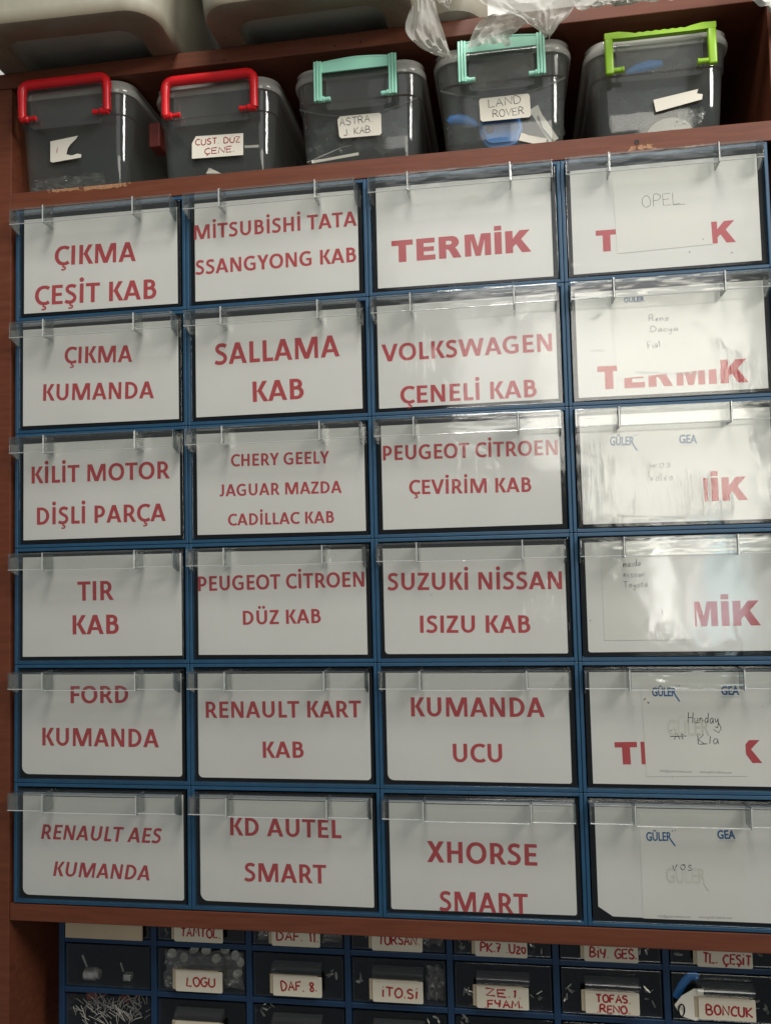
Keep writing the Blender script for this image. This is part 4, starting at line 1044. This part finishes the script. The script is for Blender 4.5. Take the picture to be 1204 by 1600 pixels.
for c in range(NC):
    for r in range(NR):
        org = (X00 + SX * c, YC, Z00 - SZ * r)
        d = thing('small_drawer', SLAB[(c, r)], 'small drawer', org, 'small clear drawers of the lower cabinet'); small[(c, r)] = d  # one pull-out drawer of the small parts cabinet
        link('tray', stray_me, d); link('front_panel', splate_me, d)
        if c > 0: link('grip', grip_me, d)
        elif r == 0:
            mb = MB(); mb.box(.009, .122, -.006, -.002, .005, .060, .0008); cd_ = mb.build('label_card', 'card', d)
        if c > 0:
            j = [random.uniform(-.0015, .0015) for _ in range(4)]
            dz_ = -.0032 if r == 0 else 0.0; zc = (.0108 + j[0] * .6 + dz_, .0378 + j[1] * .5 + dz_); xc = (.0352 + j[2], .1015 + j[3])
            mb = MB(); mb.prism(polyrect(xc[0] - .0045, xc[1] - .006, zc[0] + .002, zc[1] + .0008, (.001,) * 4), -.0064, -.0061); oc = mb.build('label_backing', 'sticker_old', d)
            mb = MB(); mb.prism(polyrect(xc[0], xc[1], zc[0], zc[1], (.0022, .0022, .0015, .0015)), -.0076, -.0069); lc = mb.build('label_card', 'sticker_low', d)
            if (c, r) in TXS:
                mb = MB(); W_ = xc[1] - xc[0]; H_ = zc[1] - zc[0]
                two = len(TXS[(c, r)]) == 2
                for s, b in TXS[(c, r)]:
                    hh = .0088 if two else .0112
                    n = len(s); wd = min(.86, .115 * n); wd = {'LOGU': .60, 'DAF. 8.': .72, 'İTO.Sİ': .70, 'ZE.1.': .66, '.FYAM.': .72, 'TOFAS.': .62, '.RENO.': .6, 'BONCUK': .80}.get(s, wd)
                    x0 = xc[0] + W_ * (.5 - wd / 2 + (.04 if not two else .02)); z0_ = zc[0] + H_ * (b - (.22 if r == 0 else .14))
                    add_pen(mb, s, (x0, z0_ + random.uniform(-.0006, .0006)), (x0 + W_ * wd, z0_ + random.uniform(-.0012, .0012)), hh, -.0079, .00112, .06)
                mb.build('handwriting', 'pen_red', lc)
def inside(c, r, x, y, z): o_ = small[(c, r)].location; return (o_.x + x, o_.y + y, o_.z + z)
# loose parts seen through the small fronts
p = inside(0, 1, .036, .014, .016); o = MB(); o.lathe([(.0075, 0), (.0085, .001), (.0085, .016), (.0065, .018), (.0065, .022)], 18, (p[0] - .008, p[1], p[2]), 'x')
tag(o.build('lock_cylinder', 'metal', smooth=40), 'short bright metal lock cylinder lying in the unlabelled drawer', 'lock cylinder')
p = inside(0, 1, .013, .012, .017); o = MB(); o.lathe([(.0035, -.002), (.0088, -.002), (.0092, 0), (.0088, .002), (.0035, .002)], 20, p, 'y')
tag(o.build('washer', 'tray', smooth=40), 'dark round washer left of the lock cylinder', 'washer')
p = inside(0, 1, .090, .012, .014); o = MB(); o.box(p[0] - .005, p[0] + .006, p[1], p[1] + .01, p[2] - .005, p[2] + .004, .001); o.tube([(p[0] - .008, p[1], p[2] + .020), (p[0] - .004, p[1], p[2] + .008)], .0012, 6)
tag(o.build('latch_piece', 'metal'), 'small metal latch piece at right in the unlabelled drawer', 'latch')
p = inside(0, 1, .028, .012, .032); o = MB(); o.tube([(p[0] - .003, p[1], p[2] + .010), (p[0], p[1], p[2] + .003), (p[0] + .004, p[1], p[2] - .006)], .0015, 6)
tag(o.build('pin', 'metal'), 'thin bright pin above the lock cylinder', 'pin')
crs = [(.022, .050), (.038, .044), (.052, .054), (.068, .052), (.086, .046), (.112, .050), (.118, .040), (.095, .055), (.030, .030), (.115, .026)]
for k, (x, z) in enumerate(crs):
    p = inside(1, 1, x, .012 + .003 * (k % 4), z); o = MB(); a = random.uniform(-.4, .4)
    o.lathe([(.0, -.001), (.0062, -.001), (.0068, 0), (.0062, .0012), (.0, .0014)], 16, (0, 0, 0), 'y'); ob = o.build('disc', 'button', smooth=40); ob.location = p; ob.rotation_euler = (a, 0, a * 2)
    tag(ob, 'pale plastic disc among others in the LOGU drawer', 'disc', 'pale discs in the LOGU drawer')
def crumple3(label, c, r, x0, x1, z0, z1, y, seed, amp=.008, mat='film'):
    vs = []; fs = []; n = (20, 12)
    o_ = small[(c, r)].location
    for j in range(n[1] + 1):
        for i in range(n[0] + 1):
            a, b = i / n[0], j / n[1]; q = Vector((a * 3 + seed * 3.3, b * 2, seed * 1.7))
            vs.append((o_.x + x0 + (x1 - x0) * a + noise.noise(q * 3) * .004, o_.y + y - amp * (1 - 2 * abs(noise.noise(q * 2.4))) + amp * .5 * noise.noise(q * 6), o_.z + z0 + (z1 - z0) * b + noise.noise(q * 2.2 + Vector((3, 3, 3))) * .006))
    m_ = n[0] + 1
    for j in range(n[1]):
        for i in range(n[0]): fs.append((j * m_ + i, j * m_ + i + 1, (j + 1) * m_ + i + 1, (j + 1) * m_ + i))
    o = MB(); o.add(vs, fs); return tag(o.build('plastic_bag', mat, smooth=60), label, 'bag')
crumple3('crinkled clear bag holding the discs in the LOGU drawer', 1, 1, .012, .124, .008, .056, .014, 2)
crumple3('crinkled clear bag at right inside the İTO Sİ drawer', 3, 1, .104, .126, .008, .05, .014, 3, .005)
crumple3('crinkled clear bag behind the DAF 11 label', 2, 0, .010, .126, .006, .03, .016, 5, .006)
crumple3('crinkled clear bag behind the TURSAN label', 3, 0, .060, .126, .006, .04, .016, 6, .006)
# white fibres and red pieces in the corner drawer
o = MB(); rg = random.Random(5)
for k in range(110):
    p = inside(0, 2, rg.uniform(.014, .105), rg.uniform(.008, .05), rg.uniform(.012, .038))
    a = rg.uniform(-1.2, 1.2); L_ = rg.uniform(.008, .022)
    o.tube([p, (p[0] + math.sin(a) * L_ * .5, p[1] - .002, p[2] + math.cos(a) * L_ * .5 + .001), (p[0] + math.sin(a * 1.3) * L_, p[1], p[2] + math.cos(a) * L_ * .9)], .0005, 4)
ob = o.build('fibres', 'fibre'); tag(ob, 'tangle of pale fibres in the bottom left small drawer', 'fibres'); ob['kind'] = 'stuff'
for k in range(6):
    p = inside(0, 2, .022 + .017 * k, .045 + .004 * (k % 3), .040 + .006 * ((k * 7) % 3)); o = MB(); o.box(-.008, .008, -.004, .004, -.007, .007, .002)
    ob = o.build('red_piece', 'rust' if k < 5 else 'button'); ob.location = p; ob.rotation_euler = (.3 * k, .5 * k, .4)
    tag(ob, 'dull red plastic piece behind the pale fibres' if k < 5 else 'cream plastic piece right of the dull red pieces', 'plastic piece', 'plastic pieces behind the fibres' if k < 5 else None)
# tag with a metal ring beside BONCUK
o_ = small[(6, 1)].location
tg = thing('key_tag', 'white paper key tag with wire ring left of the BONCUK label', 'key tag', (o_.x + .02, o_.y - .004, o_.z))
mb = MB(); q = [at(u, v, YC - .006) for u, v in ((1053, 1570), (1064, 1556), (1083, 1545), (1098, 1545), (1100, 1590), (1086, 1595), (1062, 1587))]
mb.prism(q, YC - .006, YC - .0055); ob = mb.build('paper', 'sticker', tg); ob.location = -tg.location
mb = MB(); cx_, cz_ = at(1064, 1578, YC - .007); mb.tube([(cx_ + .0035 * math.cos(R(a)), YC - .0075 - .002 * math.sin(R(a)), cz_ + .008 * math.sin(R(a))) for a in range(0, 360, 30)], .0009, 6, closed=True)
ob = mb.build('ring', 'tray', tg, 40); ob.location = -tg.location
mb = MB(); mb.tube([(o_.x + .012 + .004 * k, o_.y + .012, o_.z + .026 + .028 * math.sin(k * .28)) for k in range(8)], .005, 8, .5)
tag(mb.build('blue_strap', 'key_blue', smooth=50), 'curved blue strap inside the BONCUK drawer', 'strap')
for (c, r, x, z, lab) in ((3, 1, .020, .026, 'bright metal bits left of the İTO Sİ label'), (4, 1, .020, .014, 'bright metal bits left of the FYAM label'), (5, 1, .016, .022, 'bright metal piece left of the two line label'),
                          (2, 1, .112, .030, 'bright metal piece right of the DAF 8 label'), (4, 1, .110, .014, 'bright metal bits right of the FYAM label'), (6, 0, .018, .018, 'bright metal bits left of the TL ÇEŞİT label'), (6, 0, .112, .020, 'bright metal bits right of the TL ÇEŞİT label'), (5, 0, .018, .040, 'bright metal pin left of the BİY GES label'),
                          (1, 0, .018, .014, 'metal bits left of the upper row label above LOGU'), (2, 0, .018, .016, 'metal bits left of the DAF 11 label'), (2, 0, .116, .015, 'metal bits right of the DAF 11 label'), (3, 0, .020, .022, 'metal bits left of the TURSAN label'),
                          (4, 0, .020, .012, 'metal bits left of the PK 7 label'), (4, 0, .114, .014, 'metal bits right of the PK 7 label'), (5, 0, .114, .020, 'metal bits right of the BİY GES label'), (3, 1, .112, .020, 'metal bits right of the İTO Sİ label'),
                          (5, 1, .112, .024, 'metal bit right of the two line label'), (6, 1, .116, .018, 'metal bit right of the BONCUK label'), (2, 2, .020, .050, 'metal bits at left in the drawer below DAF 8'), (4, 2, .022, .052, 'metal bits at left in the drawer below FYAM'),
                          (3, 2, .110, .050, 'metal bits at right in the drawer below İTO Sİ'), (5, 2, .108, .050, 'metal bits at right in the bottom drawer left of the one under BONCUK')):
    p = inside(c, r, x, .009, z); o = MB()
    for k in range(5):
        q = Vector(p) + Vector((random.uniform(-.010, .010), random.uniform(0, .014), random.uniform(-.007, .008)))
        dv = Vector((random.uniform(-1, 1), random.uniform(-.4, .4), random.uniform(-1, 1))).normalized() * random.uniform(.0015, .0055); rr = random.uniform(.0007, .0022)
        o.tube([q - dv, q, q + dv], [rr * .6, rr, rr * .75], 7)
    tag(o.build('metal_parts', 'metal', smooth=40), lab, 'metal parts')

bpy.data.objects.remove(_to); bpy.data.curves.remove(_tc)
